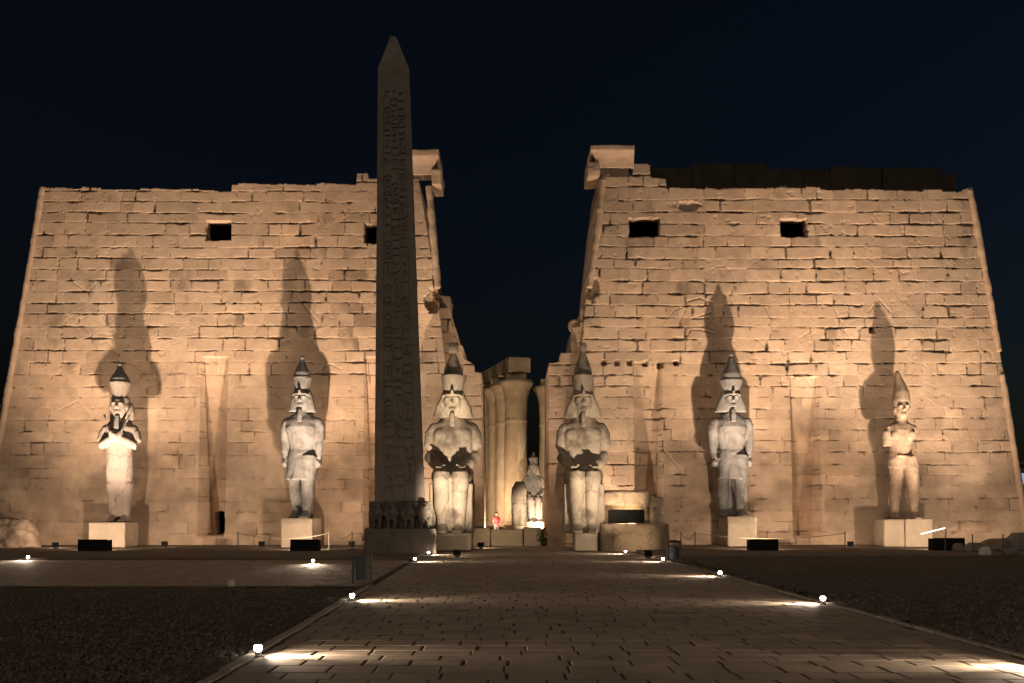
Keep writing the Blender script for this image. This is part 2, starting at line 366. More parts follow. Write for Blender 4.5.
    # worn vertical arrises: round the outer edges back a little
    V = np.column_stack([X.ravel(), Y.ravel(), Z.ravel()])
    idx = np.arange(nz * nx).reshape(nz, nx)
    Q = np.column_stack([idx[:-1, :-1][fo], idx[:-1, 1:][fo], idx[1:, 1:][fo], idx[1:, :-1][fo]])
    e = np.concatenate([Q[:, [0, 1]], Q[:, [1, 2]], Q[:, [2, 3]], Q[:, [3, 0]]]); key = np.sort(e, 1); kk = key[:, 0].astype(np.int64) * (nz * nx) + key[:, 1]
    u, inv, cnt = np.unique(kk, return_inverse=True, return_counts=True); be = e[cnt[inv] == 1]
    nh = nearhole.ravel(); hm = nh[be].all(1)
    off_v = len(V); Vb = V[be.ravel()].copy(); dd = np.where(np.repeat(hm, 2), 1.1, depth); 
    Vb[:, 1] = np.where(np.repeat(hm, 2), Vb[:, 1] + dd, Y0 + depth + 1.2 - b * Vb[:, 2] * .6)
    k = off_v + np.arange(len(be)) * 2
    Q2 = np.column_stack([be[:, 1], be[:, 0], k, k + 1])
    zt_ = (min(p[1] for p in tp) - .4) if lowback else zmax - 1.6; bk = np.array([(L(0), Y0 + depth + 1.2, 0), (R(0), Y0 + depth + 1.2, 0), (R(zt_), Y0 + depth + 1.2 - b * zt_ * .6, zt_), (L(zt_), Y0 + depth + 1.2 - b * zt_ * .6, zt_)], dtype=float)
    kb_ = off_v + len(Vb); VV = np.concatenate([V, Vb, bk]); QQ = np.concatenate([Q, Q2, np.array([[kb_, kb_ + 3, kb_ + 2, kb_ + 1]])])
    # stone colour: each block its own shade; soot and water stains below open joints, pale repair plaster low down
    tb = 1 + (_h(bid, bid * 0 + 2, seed + 60) - .5) * (.10 + .24 * vis)
    stn = np.clip((fbm(X * .9, Z * .35, seed + 61, 4) - .55) * 5, 0, 1) * np.clip((_h(bid, bid * 0 + 4, seed + 62) - .62) * 4, 0, 1)
    tb = tb * (1 - .42 * stn * np.clip((Z - 8) / 4, .35, 1))
    pat = np.clip((fbm(X * .33, Z * .45, seed + 63, 3) - .60) * 14, 0, 1) * np.clip((9 - Z) / 4, 0, 1); tb = tb * (1 - .16 * pat)
    tb = tb * (1 - .28 * np.clip((fbm(X * .3 + 40, Z * .5, seed + 64, 4) - .57) * 7, 0, 1) * np.clip((11 - Z) / 4, 0, 1))
    tb = tb * (1 - .58 * np.clip((carve - .012) / .075, 0, 1))  # joint dirt, plus the shade of open gaps painted into the stone colour
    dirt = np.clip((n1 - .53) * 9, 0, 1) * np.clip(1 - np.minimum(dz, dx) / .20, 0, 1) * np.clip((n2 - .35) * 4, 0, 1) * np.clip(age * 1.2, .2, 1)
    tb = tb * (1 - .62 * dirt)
    hue = (fbm(X * .2, Z * .2, seed + 65, 3) - .5) * .12
    t3 = np.column_stack([(tb * (1 + hue)).ravel(), tb.ravel(), (tb * (1 - hue)).ravel()])
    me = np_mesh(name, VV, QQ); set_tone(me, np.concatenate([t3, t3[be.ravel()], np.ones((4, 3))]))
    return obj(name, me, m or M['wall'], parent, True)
def wtube(pts, parent, seed=0):        # torus moulding running up a tower edge; pts of (px, py, r, forward)
    mb = MB(); P = []
    for (a, b_) in zip(pts[:-1], pts[1:]):
        for k in range(14):
            t = k / 14; q = [a[i] + (b_[i] - a[i]) * t for i in range(4)]; x, z = on_wall(q[0], q[1])
            P.append((x, YF + BAT * z + q[3], z, q[2] * random.uniform(.86, 1.08)))
    mb.tube(P, 12); return mb.fuse('torus_moulding', M['trim'], parent, .07, .06, 1, seed)

# left tower
lt = thing('pylon_tower', 'sandstone pylon tower left of the gateway, standing behind the obelisk', 'tower', (0, 0, 0))
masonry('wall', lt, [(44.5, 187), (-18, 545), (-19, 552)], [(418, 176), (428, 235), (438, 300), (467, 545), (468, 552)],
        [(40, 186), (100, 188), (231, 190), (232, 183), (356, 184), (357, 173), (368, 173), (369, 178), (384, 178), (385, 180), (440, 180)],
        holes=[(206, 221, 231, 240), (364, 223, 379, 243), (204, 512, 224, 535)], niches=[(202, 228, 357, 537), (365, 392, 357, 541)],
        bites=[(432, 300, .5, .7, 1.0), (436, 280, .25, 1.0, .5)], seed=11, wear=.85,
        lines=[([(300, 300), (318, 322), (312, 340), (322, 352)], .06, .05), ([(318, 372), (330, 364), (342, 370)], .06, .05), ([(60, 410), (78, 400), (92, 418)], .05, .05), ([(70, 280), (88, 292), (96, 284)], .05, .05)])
wtube([(43, 187, .2, .0), (-18, 545, .22, .0)], lt, 3)
wtube([(429, 186, .26, .05), (433, 235, .26, .05), (438, 292, .22, .1)], lt, 4)
def cornice(parent, x0, x1, xlip, zb, zt, y0, dy, lipdir, seed):   # cavetto block: flares outward to its top
    prof = [(0, 0), (.04, .05), (.10, .30), (.22, .52), (.45, .70), (.62, .76), (.62, 1.0), (0, 1.0)]
    mb = MB(); n = len(prof); h = zt - zb; v = []
    for s, x in ((0, x0), (1, x1)):
        for (f, g) in prof: v.append((x + (xlip * f / .62 if s == (1 if lipdir > 0 else 0) else 0), y0 - .62 * f * dy * 1.6, zb + g * h))
    for s, x in ((0, x0), (1, x1)):
        for (f, g) in prof: v.append((x + (xlip * f / .62 if s == (1 if lipdir > 0 else 0) else 0), y0 + 2.6 + f * .3, zb + g * h))
    f = [[i, (i + 1) % n, n + (i + 1) % n, n + i] for i in range(n)] + [[3 * n + i, 3 * n + (i + 1) % n, 2 * n + (i + 1) % n, 2 * n + i] for i in range(n)]
    f += [[2 * n + i, 2 * n + (i + 1) % n, (i + 1) % n, i] for i in range(n)] + [[n + i, n + (i + 1) % n, 3 * n + (i + 1) % n, 3 * n + i] for i in range(n)]
    mb.add(v, f); return mb.fuse('cornice', M['trim'], parent, .07, .05, 1, seed)
a, zb = on_wall(408, 181); c, zt = on_wall(433, 153.5)
cornice(lt, a, c, .45, zb, zt, YF + BAT * zb - .05, 1, 1, 5)
a2, zb2 = on_wall(432, 186); c2, zt2 = on_wall(441, 171)
MB().box(a2, c2 + .05, YF + BAT * zb2 - .3, YF + BAT * zb2 + 2.2, zb2, zt2).fuse('broken_cornice_block', M['trim'], lt, .08, .10, 1, 6)

# right tower
rt = thing('pylon_tower', 'sandstone pylon tower right of the gateway with the taller ruined rear wall', 'tower', (0, 0, 0))
fig = [([(700, 281), (706, 284), (703, 293), (697, 292), (696, 286)], .07, .05), ([(688, 301), (700, 298), (712, 303), (712, 312), (692, 318)], .09, .055), ([(692, 318), (710, 318)], .1, .06),
       ([(688, 301), (684, 312), (680, 322)], .07, .05), ([(712, 303), (713, 318), (706, 326), (714, 330)], .07, .05), ([(684, 340), (691, 330), (700, 330), (714, 334), (714, 345)], .08, .05),
       ([(711, 270), (716, 266), (724, 266), (730, 270)], .04, .045), ([(733, 273), (734, 285), (730, 294), (731, 306)], .09, .06), ([(690, 330), (686, 342)], .06, .05), ([(664, 322), (674, 310), (684, 306)], .05, .045),
       ([(765, 307), (771, 318), (769, 325)], .08, .05), ([(756, 338), (770, 352)], .06, .05), ([(800, 338), (812, 330)], .05, .05), ([(835, 310), (842, 322), (838, 345)], .08, .05), ([(868, 312), (880, 300), (890, 312)], .06, .05),
       ([(800, 380), (806, 376), (812, 384)], .09, .06), ([(655, 440), (680, 470), (700, 480)], .05, .05)]
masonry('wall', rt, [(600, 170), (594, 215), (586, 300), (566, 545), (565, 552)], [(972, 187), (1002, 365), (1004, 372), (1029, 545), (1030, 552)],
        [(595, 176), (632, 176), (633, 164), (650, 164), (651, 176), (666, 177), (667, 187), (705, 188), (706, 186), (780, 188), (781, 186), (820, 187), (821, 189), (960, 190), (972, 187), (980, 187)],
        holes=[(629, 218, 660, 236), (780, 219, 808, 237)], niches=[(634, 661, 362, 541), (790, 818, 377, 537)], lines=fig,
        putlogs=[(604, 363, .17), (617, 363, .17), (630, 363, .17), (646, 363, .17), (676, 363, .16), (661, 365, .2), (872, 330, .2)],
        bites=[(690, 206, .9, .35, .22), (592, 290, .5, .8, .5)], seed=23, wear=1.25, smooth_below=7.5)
wtube([(603, 180, .26, -.02), (597, 235, .26, .0), (589, 292, .22, .02)], rt, 7)
wtube([(970, 190, .22, .0), (985, 270, .22, .0), (1000, 358, .22, .0)], rt, 8)
wtube([(1002, 374, .22, .0), (1029, 545, .24, .0)], rt, 9)
a, zb = on_wall(597, 171); c, zt = on_wall(633, 149)
cornice(rt, a, c, -.5, zb, zt, YF + BAT * zb - .05, 1, -1, 10)
a2, zb2 = on_wall(587, 178); c2, zt2 = on_wall(599, 163)
MB().box(a2, c2, YF + BAT * zb2 - .3, YF + BAT * zb2 + 2.2, zb2, zt2).fuse('broken_cornice_block', M['trim'], rt, .08, .10, 1, 12)
# the unlit rear wall of that tower rises above the front
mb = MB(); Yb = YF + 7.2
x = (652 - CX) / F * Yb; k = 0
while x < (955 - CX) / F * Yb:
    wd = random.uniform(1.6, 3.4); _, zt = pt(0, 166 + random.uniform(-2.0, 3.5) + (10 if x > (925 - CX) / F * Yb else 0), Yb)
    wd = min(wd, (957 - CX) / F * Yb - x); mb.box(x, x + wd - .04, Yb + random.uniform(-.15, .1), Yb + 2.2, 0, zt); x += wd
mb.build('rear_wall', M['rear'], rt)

# gateway jambs, set back between the towers
lj = thing('gateway_jamb', 'stepped broken gateway jamb behind the left seated colossus', 'gate', (0, 0, 0))
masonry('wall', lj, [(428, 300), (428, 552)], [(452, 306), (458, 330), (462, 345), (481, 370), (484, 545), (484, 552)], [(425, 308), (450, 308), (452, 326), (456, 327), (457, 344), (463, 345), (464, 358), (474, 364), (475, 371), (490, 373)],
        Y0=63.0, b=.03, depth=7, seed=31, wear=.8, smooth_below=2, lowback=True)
a, zb = pt(430, 309, 63.9); c, zt = pt(449, 292, 63.9)
MB().box(a, c, 64.9, 68, zb - .1, zt).fuse('broken_block', M['trim'], lj, .08, .1, 1, 14)
rj = thing('gateway_jamb', 'stepped broken gateway jamb behind the right seated colossus', 'gate', (0, 0, 0))
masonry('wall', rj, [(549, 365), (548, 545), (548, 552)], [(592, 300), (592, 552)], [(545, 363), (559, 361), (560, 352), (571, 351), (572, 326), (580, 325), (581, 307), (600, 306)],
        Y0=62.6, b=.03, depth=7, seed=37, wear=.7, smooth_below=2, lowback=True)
MB().tube([(*pt(577, 322, 62)[:1], 63.6, pt(577, 322, 62)[1], .45), (pt(577, 320, 62)[0], 64.4, pt(577, 318, 62)[1], .4)], 10).fuse('broken_block', M['trim'], rj, .08, .15, 1, 15)

# ------------------------------------------------------------------ obelisk
YO = 51.0
ox, _ = pt(400.5, 520, YO)
ob = thing('obelisk', 'tall dark granite obelisk with hieroglyphs and baboons at its foot', 'obelisk', (ox, YO, 0), math.atan2(-ox, YO) * 1.0)
def obelisk_shaft():
    zb, zs, zt = EYE + 10.5 * YO / F, EYE + (HY - 76) * YO / F, EYE + (HY - 37) * YO / F
    wb, ws = 49 / 2 * YO / F, 30.5 / 2 * YO / F
    nx, nz = 104, 900
    U = np.linspace(-1, 1, nx); zz = np.linspace(zb, zs, nz); t = (zz - zb) / (zs - zb); W = wb + (ws - wb) * t
    lean = -.10 * 0
    Zg = np.repeat(zz[:, None], nx, 1); Xg = W[:, None] * U[None]; Ug = np.repeat(U[None] * 1.0, nz, 0)
    dep = np.zeros_like(Xg)
    # three columns of sunk signs separated by incised lines; units: column width 1
    r = random.Random(5)
    def seg(x0, z0, x1, z1, wd=.035): return np.clip(1.6 - segdist(Xg, Zg, x0, z0, x1, z1) / wd, 0, 1)
    for ln in (-.62, -.22, .22, .62): dep = np.maximum(dep, .5 * np.clip(1.5 - abs(Ug - ln) * W[:, None] / .02, 0, 1) * ((t < .93)[:, None]))
    signs = {
        'water': [(-.4, 0, -.3, .1), (-.3, .1, -.2, 0), (-.2, 0, -.1, .1), (-.1, .1, 0, 0), (0, 0, .1, .1), (.1, .1, .2, 0), (.2, 0, .3, .1), (.3, .1, .4, 0)],
        'reed': [(0, -.4, 0, .4), (0, .4, .14, .2), (.14, .2, .12, -.1), (.12, -.1, 0, -.15)],
        'bird': [(-.3, .3, -.15, .35), (-.15, .35, -.05, .15), (-.05, .15, .3, -.2), (-.15, .3, -.2, 0), (-.2, 0, .05, -.2), (.05, -.2, .3, -.2), (0, -.2, 0, -.4), (0, -.4, -.15, -.4), (.1, -.2, .1, -.4)],
        'disc': [(-.15, 0, -.1, .14), (-.1, .14, .1, .14), (.1, .14, .15, 0), (.15, 0, .1, -.14), (.1, -.14, -.1, -.14), (-.1, -.14, -.15, 0)],
        'ankh': [(0, -.4, 0, .05), (-.2, .05, .2, .05), (0, .05, -.12, .25), (-.12, .25, 0, .4), (0, .4, .12, .25), (.12, .25, 0, .05)],
        'bull': [(-.3, -.35, -.3, .1), (-.3, .1, .25, .1), (.25, .1, .25, -.35), (.25, .1, .35, .3), (-.3, .1, -.4, 0), (-.1, .1, -.1, -.1), (.3, .3, .42, .2)],
        'mouth': [(-.35, 0, 0, .12), (0, .12, .35, 0), (.35, 0, 0, -.12), (0, -.12, -.35, 0)],
        'bar': [(-.3, .05, .3, .05), (-.3, -.05, .3, -.05), (-.3, .05, -.3, -.05), (.3, .05, .3, -.05)],
        'arm': [(-.35, .0, .1, .0), (.1, .0, .3, .12), (-.35, 0, -.35, .15)],
        'staff': [(-.15, -.4, -.15, .35), (-.15, .35, .0, .3), (.12, -.4, .12, .35), (.12, .35, .25, .3)],
    }
    for cu in (-.42, 0, .42):
        z = zs - 1.2
        while z > zb + .7:
            f = (z - zb) / (zs - zb); wc = wb + (ws - wb) * f; sc = wc * .40; key = r.choice(list(signs))
            if r.random() < .09 and z > zb + 4:                       # cartouche ring
                hh = 1.0
                for q in [(-.42, .9, -.42, -.9), (.42, .9, .42, -.9), (-.42, .9, 0, 1.2), (0, 1.2, .42, .9), (-.42, -.9, 0, -1.15), (0, -1.15, .42, -.9), (-.45, -1.25, .45, -1.25), (-.2, .5, .2, .5), (0, .2, 0, -.2), (-.2, -.5, .2, -.4)]:
                    dep = np.maximum(dep, seg(cu * wc + q[0] * sc, z - hh + q[1] * sc, cu * wc + q[2] * sc, z - hh + q[3] * sc)); 
                z -= 2.5 * sc + .5; continue
            for q in signs[key]:
                dep = np.maximum(dep, seg(cu * wc + q[0] * sc * 1.05, z - .45 * sc + q[1] * sc, cu * wc + q[2] * sc * 1.05, z - .45 * sc + q[3] * sc))
            z -= sc * r.uniform(.75, 1.25)
    dep *= np.clip(.55 + 1.0 * (fbm(Xg * .8 + 5, Zg * .5, 77, 3)), .5, 1.2) * .06
    chip = np.clip((fbm(Xg * 3 + 3, Zg * 1.2, 80, 3) - .62) * 6, 0, 1) * np.clip((abs(Ug) - .93) * 14, 0, 1) * .10
    Yg = -W[:, None] + dep + chip + .012 * (fbm(Xg * 5, Zg * 5, 82, 2) - .5)
    front = np.column_stack([Xg.ravel(), Yg.ravel(), Zg.ravel()])
    i = (np.arange(nz - 1)[:, None] * nx + np.arange(nx - 1)[None]).ravel()
    me1 = np_mesh('s', front, np.column_stack([i, i + 1, i + 1 + nx, i + nx]))
    bm = bmesh.new(); bm.from_mesh(me1); bm.verts.ensure_lookup_table(); bpy.data.meshes.remove(me1)
    # remaining faces share the front's border
    bl = bm.verts.new((-wb, wb, zb)); br = bm.verts.new((wb, wb, zb)); tl = bm.verts.new((-ws, ws, zs)); tr = bm.verts.new((ws, ws, zs)); tp4 = [bm.verts.new((q[0] * .14, q[1] * .14, zt - .05 + .05 * (q[1] > 0))) for q in ((-1, -1), (1, -1), (1, 1), (-1, 1))]
    bm.verts.ensure_lookup_table(); g = lambda r_, c_: bm.verts[r_ * nx + c_]
    bm.faces.new([br, bl, tl, tr])
    bm.faces.new([bl] + [g(k, 0) for k in range(nz)] + [tl]); bm.faces.new([tr] + [g(nz - 1 - k, nx - 1) for k in range(nz)] + [br])
    bm.faces.new([g(nz - 1, c) for c in range(nx)] + [tp4[1], tp4[0]]); bm.faces.new([g(nz - 1, nx - 1), tr, tp4[2], tp4[1]]); bm.faces.new([tr, tl, tp4[3], tp4[2]]); bm.faces.new([tl, g(nz - 1, 0), tp4[0], tp4[3]]); bm.faces.new(tp4)
    bmesh.ops.recalc_face_normals(bm, faces=bm.faces)
    me = bpy.data.meshes.new('shaft'); bm.to_mesh(me); bm.free(); o = obj('shaft', me, M['obel'], ob); o.rotation_euler.y = math.radians(-.8); return o
obelisk_shaft()
pz = EYE - 16 * YO / F; pz2 = EYE + 10.5 * YO / F
hw = 35 * YO / F
MB().box(-hw, hw, -hw, hw, 0, pz, .03).fuse('pedestal', M['darkg'], ob, .07, .05, 1, 3)
MB().box(-hw + .25, hw - .25, -hw + .55, hw - .4, pz - .05, pz2 - .003).fuse('plinth', M['darkg'], ob, .06, .04, 1, 4)
def baboon():
    m = MB()
    for s in (-1, 1):
        m.tube([(s * .16, -.05, .0, .10), (s * .17, -.06, .28, .10), (s * .20, .05, .55, .16)], 10)
        m.ell((s * .17, -.16, .05), (.10, .18, .07), 10)
        m.tube([(s * .26, 0, 1.0, .10), (s * .33, -.10, .72, .085), (s * .25, -.24, .50, .07)], 10)
        m.ell((s * .25, -.25, .47), (.07, .07, .10), 8)
    m.loft([(0, .05, .45, .24, .2), (0, .03, .7, .27, .22), (0, .02, .95, .33, .26), (0, .02, 1.12, .26, .22)], 16)
    m.ell((0, 0, 1.22), (.25, .24, .24), 14); m.ell((0, -.2, 1.17), (.11, .18, .10), 10)
    for s in (-1, 1): m.ell((s * .17, -.05, 1.38), (.06, .05, .07), 8)
    m.box(-.34, .34, .08, .34, 0, 1.25)
    return m
b0 = baboon().fuse('carved_baboon', M['darkg'], ob, .035, .012, 1, 5)
for i, px in enumerate((378, 393, 410, 426)):
    o = b0 if i == 0 else b0.copy()
    if i: COL.objects.link(o); o.parent = ob
    o.location = ((px - 402) * YO / F * .97, -hw + .38, pz); o.scale = (1.0, 1, (pz2 - pz) / 1.46)

# ------------------------------------------------------------------ statues
def face(m, x, y, z, s=1.0):            # y is the front of the head; carved face
    m.tube([(x, y - .02 * s, z + .18 * s, .07 * s), (x, y - .09 * s, z - .02 * s, .105 * s)], 8)          # nose
    m.tube([(x - .19 * s, y + .03 * s, z - .25 * s, .04 * s), (x, y - .02 * s, z - .235 * s, .055 * s), (x + .19 * s, y + .03 * s, z - .25 * s, .04 * s)], 8)   # lips
    m.tube([(x - .16 * s, y + .05 * s, z - .34 * s, .05 * s), (x, y + .0 * s, z - .33 * s, .07 * s), (x + .16 * s, y + .05 * s, z - .34 * s, .05 * s)], 8)
    for e in (-1, 1):
        m.tube([(x + e * .09 * s, y + .03 * s, z + .25 * s, .06 * s), (x + e * .25 * s, y + .0 * s, z + .29 * s, .07 * s), (x + e * .42 * s, y + .16 * s, z + .22 * s, .05 * s)], 8)   # brow
        m.ell((x + e * .23 * s, y + .08 * s, z + .13 * s), (.13 * s, .07 * s, .06 * s), 8)                  # eye
        m.ell((x + e * .56 * s, y + .48 * s, z + .05 * s), (.09 * s, .13 * s, .21 * s), 8)                   # ear
def head(m, x, y, z, s=1.0):
    m.loft([(x, y + .05 * s, z - .62 * s, .22 * s, .24 * s), (x, y, z - .5 * s, .36 * s, .40 * s), (x, y, z - .2 * s, .50 * s, .54 * s), (x, y, z + .15 * s, .54 * s, .58 * s), (x, y + .04 * s, z + .5 * s, .50 * s, .54 * s), (x, y + .06 * s, z + .72 * s, .3 * s, .34 * s)], 24)
    face(m, x, y - .56 * s, z, s)
def fist(m, x, y, z, s=1.0, sx=1):
    m.ell((x, y, z), (.23 * s, .27 * s, .27 * s), 12)
    for k in range(4): m.tube([(x + sx * .16 * s, y - .22 * s + .13 * s * k, z + .04 * s, .07 * s), (x + sx * .02 * s, y - .24 * s + .13 * s * k, z - .20 * s, .075 * s), (x - sx * .14 * s, y - .22 * s + .13 * s * k, z - .06 * s, .065 * s)], 8)
    m.tube([(x + sx * .02 * s, y - .20 * s, z + .2 * s, .075 * s), (x - sx * .05 * s, y - .31 * s, z - .02 * s, .07 * s)], 8)
def foot(m, x, y, z=0, s=1.0):
    m.loft([(x, y - .42 * s, z, .34 * s, .86 * s, 2.6), (x, y - .38 * s, z + .14 * s, .33 * s, .80 * s, 2.4), (x, y - .2 * s, z + .30 * s, .27 * s, .52 * s), (x, y, z + .5 * s, .25 * s, .28 * s)], 18)
    for k in range(5): m.ell((x - .24 * s + .12 * k * s, y - 1.18 * s + abs(k - 1.5) * .05 * s, z + .07 * s), (.065 * s, .12 * s, .075 * s), 8)
def nemes(p, m_, x, y, z, s=1.0, flare=.95, seed=0):
    m = MB()
    m.loft([(x, y + .16 * s, z + .30 * s, .60 * s, .62 * s), (x, y + .14 * s, z + .55 * s, .60 * s, .64 * s), (x, y + .16 * s, z + .74 * s, .48 * s, .52 * s), (x, y + .18 * s, z + .84 * s, .25 * s, .28 * s)], 24)
    m.loft([(x, y + .20 * s, z + .62 * s, .58 * s, .44 * s, 2.4), (x, y + .20 * s, z + .35 * s, .68 * s, .44 * s, 2.8), (x, y + .20 * s, z - .1 * s, flare * .86 * s, .40 * s, 3.4), (x, y + .20 * s, z - .62 * s, flare * 1.02 * s, .36 * s, 3.2), (x, y + .22 * s, z - .68 * s, flare * .98 * s, .32 * s, 3.2)], 32)
    m.tube([(x - .56 * s, y - .30 * s, z + .37 * s, .07 * s), (x - .3 * s, y - .50 * s, z + .40 * s, .08 * s), (x, y - .56 * s, z + .41 * s, .08 * s), (x + .3 * s, y - .50 * s, z + .40 * s, .08 * s), (x + .56 * s, y - .30 * s, z + .37 * s, .07 * s)], 8)
    m.tube([(x, y - .60 * s, z + .40 * s, .09 * s), (x, y - .70 * s, z + .60 * s, .10 * s), (x, y - .60 * s, z + .74 * s, .06 * s)], 8)      # cobra
    return m.fuse('nemes_headdress', m_, p, .05 * max(1, s), .012, 1, seed)
def beard(p, m_, x, y, z, s=1.0):
    return MB().loft([(x, y - .60 * s, z - 1.32 * s, .17 * s, .15 * s, 4), (x, y - .56 * s, z - .9 * s, .16 * s, .14 * s, 4), (x, y - .46 * s, z - .5 * s, .13 * s, .13 * s, 4)], 16).fuse('beard', m_, p, .045, .008, 1, 2)
def crown(p, m_, x, y, z, s=1.0, base=.46, top=.60, bh=1.0, white=None, ball=.14, bulb_h=1.05, seed=0, wr=.92):
    m = MB(); y = y + .15 * s
    m.loft([(x, y, z, base * .96, base), (x, y, z + bh * .5, (base + top) / 2 * .97, (base + top) / 2), (x, y, z + bh * .93, top, top), (x, y, z + bh, top * .97, top * .97), (x, y, z + bh + .001, top * .90, top * .90)], 28)
    c = m.fuse('red_crown', m_, p, .05, .012, 1, seed)
    q = MB(); b = top * wr; zz = z + bh - .05; y = y + (.22 if wr < .9 else 0)
    q.loft([(x, y, zz, b, b), (x, y, zz + bulb_h * .25, b * .93, b * .93), (x, y, zz + bulb_h * .55, b * .62, b * .62), (x, y, zz + bulb_h * .8, b * .36, b * .36), (x, y, zz + bulb_h * .9, b * .27, b * .27), (x, y, zz + bulb_h * .96, ball, ball), (x, y, zz + bulb_h + ball * .6, ball * 1.15, ball * 1.15), (x, y, zz + bulb_h + ball * 1.5, ball * .8, ball * .8)], 24)
    q.fuse('white_crown', white or m_, p, .045, .012, 1, seed + 1)
    return c
def pedestal(p, m_, x0, x1, y0, y1, z0, z1, seed=0):
    return MB().box(x0, x1, y0, y1, z0, z1).fuse('pedestal', m_, p, .07, .035, 1, seed)
def striding_body(p, m_, H, seed, shoulder=1.0):
    m = MB()
    for s, dy in ((-1, .35), (1, -.75)):
        foot(m, s * .47, dy, 0, .95)
        m.tube([(s * .47, dy + .02, .3, .27), (s * .48, dy + .06, .75, .31), (s * .49, dy * .95 + .08, 1.35, .43), (s * .5, dy * .85, 1.9, .40), (s * .5, dy * .75 - .02, 2.25, .42), (s * .5, dy * .5, 3.0, .54), (s * .48, dy * .2, 3.7, .62)], 16)
    m.box(-.55, .55, .45, 1.05, 0, 6.6)                                     # back pillar
    m.loft([(0, -.16, 2.38, .98, .86, 2.8), (0, -.12, 2.6, .98, .84, 2.8), (0, -.05, 3.2, .97, .76, 2.6), (0, .02, 3.8, .92, .66, 2.4), (0, .05, 4.15, .84, .58, 2.3)], 28)   # kilt
    m.loft([(0, -.80, 2.35, .52, .34, 4), (0, -.66, 3.0, .38, .26, 4), (0, -.48, 3.8, .22, .16, 4)], 20)                                                                       # apron
    m.tube([(-.86, .0, 4.05, .09), (-.5, -.42, 3.98, .09), (0, -.54, 3.94, .11), (.5, -.42, 3.98, .09), (.86, .0, 4.05, .09)], 8)
    m.loft([(0, .05, 4.0, .80, .54, 2.2), (0, .03, 4.5, .84, .54, 2.2), (0, 0, 5.1, 1.0, .60, 2.3), (0, -.02, 5.6, 1.12, .62, 2.4), (0, .04, 6.0, 1.12, .52, 2.4), (0, .08, 6.3, .8, .42, 2.2), (0, .06, 6.5, .42, .36), (0, .04, 6.95, .36, .38)], 28)
    for s in (-1, 1):
        m.ell((s * .5, -.42, 5.45), (.46, .2, .32), 14)
        m.ell((s * 1.02 * shoulder, .05, 5.82), (.42, .38, .42), 14); m.tube([(s * 1.08 * shoulder, .05, 5.9, .30), (s * 1.18 * shoulder, .06, 5.7, .34), (s * 1.22 * shoulder, .08, 5.2, .31), (s * 1.22 * shoulder, .10, 4.7, .27), (s * 1.2 * shoulder, -.02, 4.1, .25), (s * 1.17 * shoulder, -.10, 3.6, .19)], 16)
        fist(m, s * 1.17 * shoulder, -.14, 3.35, 1.0, s)
        m.box(min(s * .8, s * 1.2), max(s * .8, s * 1.2), .15, .6, 3.3, 5.9)
    head(m, 0, -.05, 7.2)
    return m.fuse('body', m_, p, .05, .04, 1, seed, 1.3)

YS = YF - 2.65
PX = lambda px, Y=YS: (px - CX) * Y / F
G = 'royal statues before the pylon towers'
# left tower, beside the obelisk
t = thing('standing_statue', 'grey striding king statue with a double crown between the obelisk and the left niche', 'statue', (PX(302), YS, .13), 0)
st_root = bpy.data.objects.new('tmp', None)
zf = EYE - 6 * YS / F - .13
pedestal(t, M['ped'], -.95, .95, -1.5, 1.3, 0, zf, 1)
def lifted(o, p, z):
    o.location.z += z
    return o
def kids(p): return [o for o in COL.objects if o.parent == p]
n0 = set(kids(t)); striding_body(t, M['gran'], 8, 3, .93); nemes(t, M['gran'], 0, -.05, 7.2, 1, .92, 4); beard(t, M['gran'], 0, -.05, 7.2); crown(t, M['gran'], 0, -.1, 7.86, 1, .54, .62, .86, ball=.13, bulb_h=1.15, seed=6)
for o in set(kids(t)) - n0: o.location.z += zf; o.scale.x = .93
# right tower, beside the broken block
YS = YF - 1.75
t = thing('standing_statue', 'grey striding king statue with a flared double crown and bright fists on the right tower', 'statue', (PX(734.5), YS, .15), 0)
zf = EYE - 4.5 * YS / F - .15
pedestal(t, M['ped'], -.55, 1.25, -1.5, 1.3, 0, zf, 2)
n0 = set(kids(t)); striding_body(t, M['gran'], 8, 13, 1.02); nemes(t, M['gran'], 0, -.05, 7.2, 1, 1.02, 14); beard(t, M['gran'], 0, -.05, 7.2); crown(t, M['gran'], 0, -.1, 7.78, 1, .58, .74, .80, ball=.12, bulb_h=1.55, seed=16)
for o in set(kids(t)) - n0: o.location.z += zf; o.scale.x = .92 if o.name.startswith('body') else .98
# far left: mummiform king, arms crossed
YS = YF - 2.9
t = thing('standing_statue', 'pale mummiform king statue with crossed arms, leftmost of the standing statues', 'statue', (PX(121.5), YS, .13), math.radians(6))
zf = EYE - 10 * YS / F - .13
pedestal(t, M['ped'], -1.35, .75, -1.5, 1.3, 0, zf, 3)
n0 = set(kids(t))
m = MB()
for s in (-1, 1): foot(m, s * .36, -.1, 0, .85); m.tube([(s * .34, .02, .2, .33), (s * .36, .0, .8, .37), (s * .38, .0, 1.6, .46), (s * .40, 0, 2.4, .52)], 16)
m.box(-.5, .5, .3, .9, 0, 6.4)
m.loft([(0, .05, .35, .55, .36, 2.6), (0, .02, 1.2, .66, .42, 2.5), (0, 0, 2.0, .80, .52, 2.4), (0, 0, 3.0, .90, .58, 2.3), (0, 0, 3.8, .88, .56, 2.3), (0, 0, 4.5, .86, .54, 2.3), (0, -.02, 5.2, 1.0, .6, 2.3), (0, .0, 5.8, 1.05, .56, 2.3), (0, .05, 6.15, .75, .42), (0, .05, 6.4, .4, .36), (0, .03, 6.9, .36, .38)], 28)
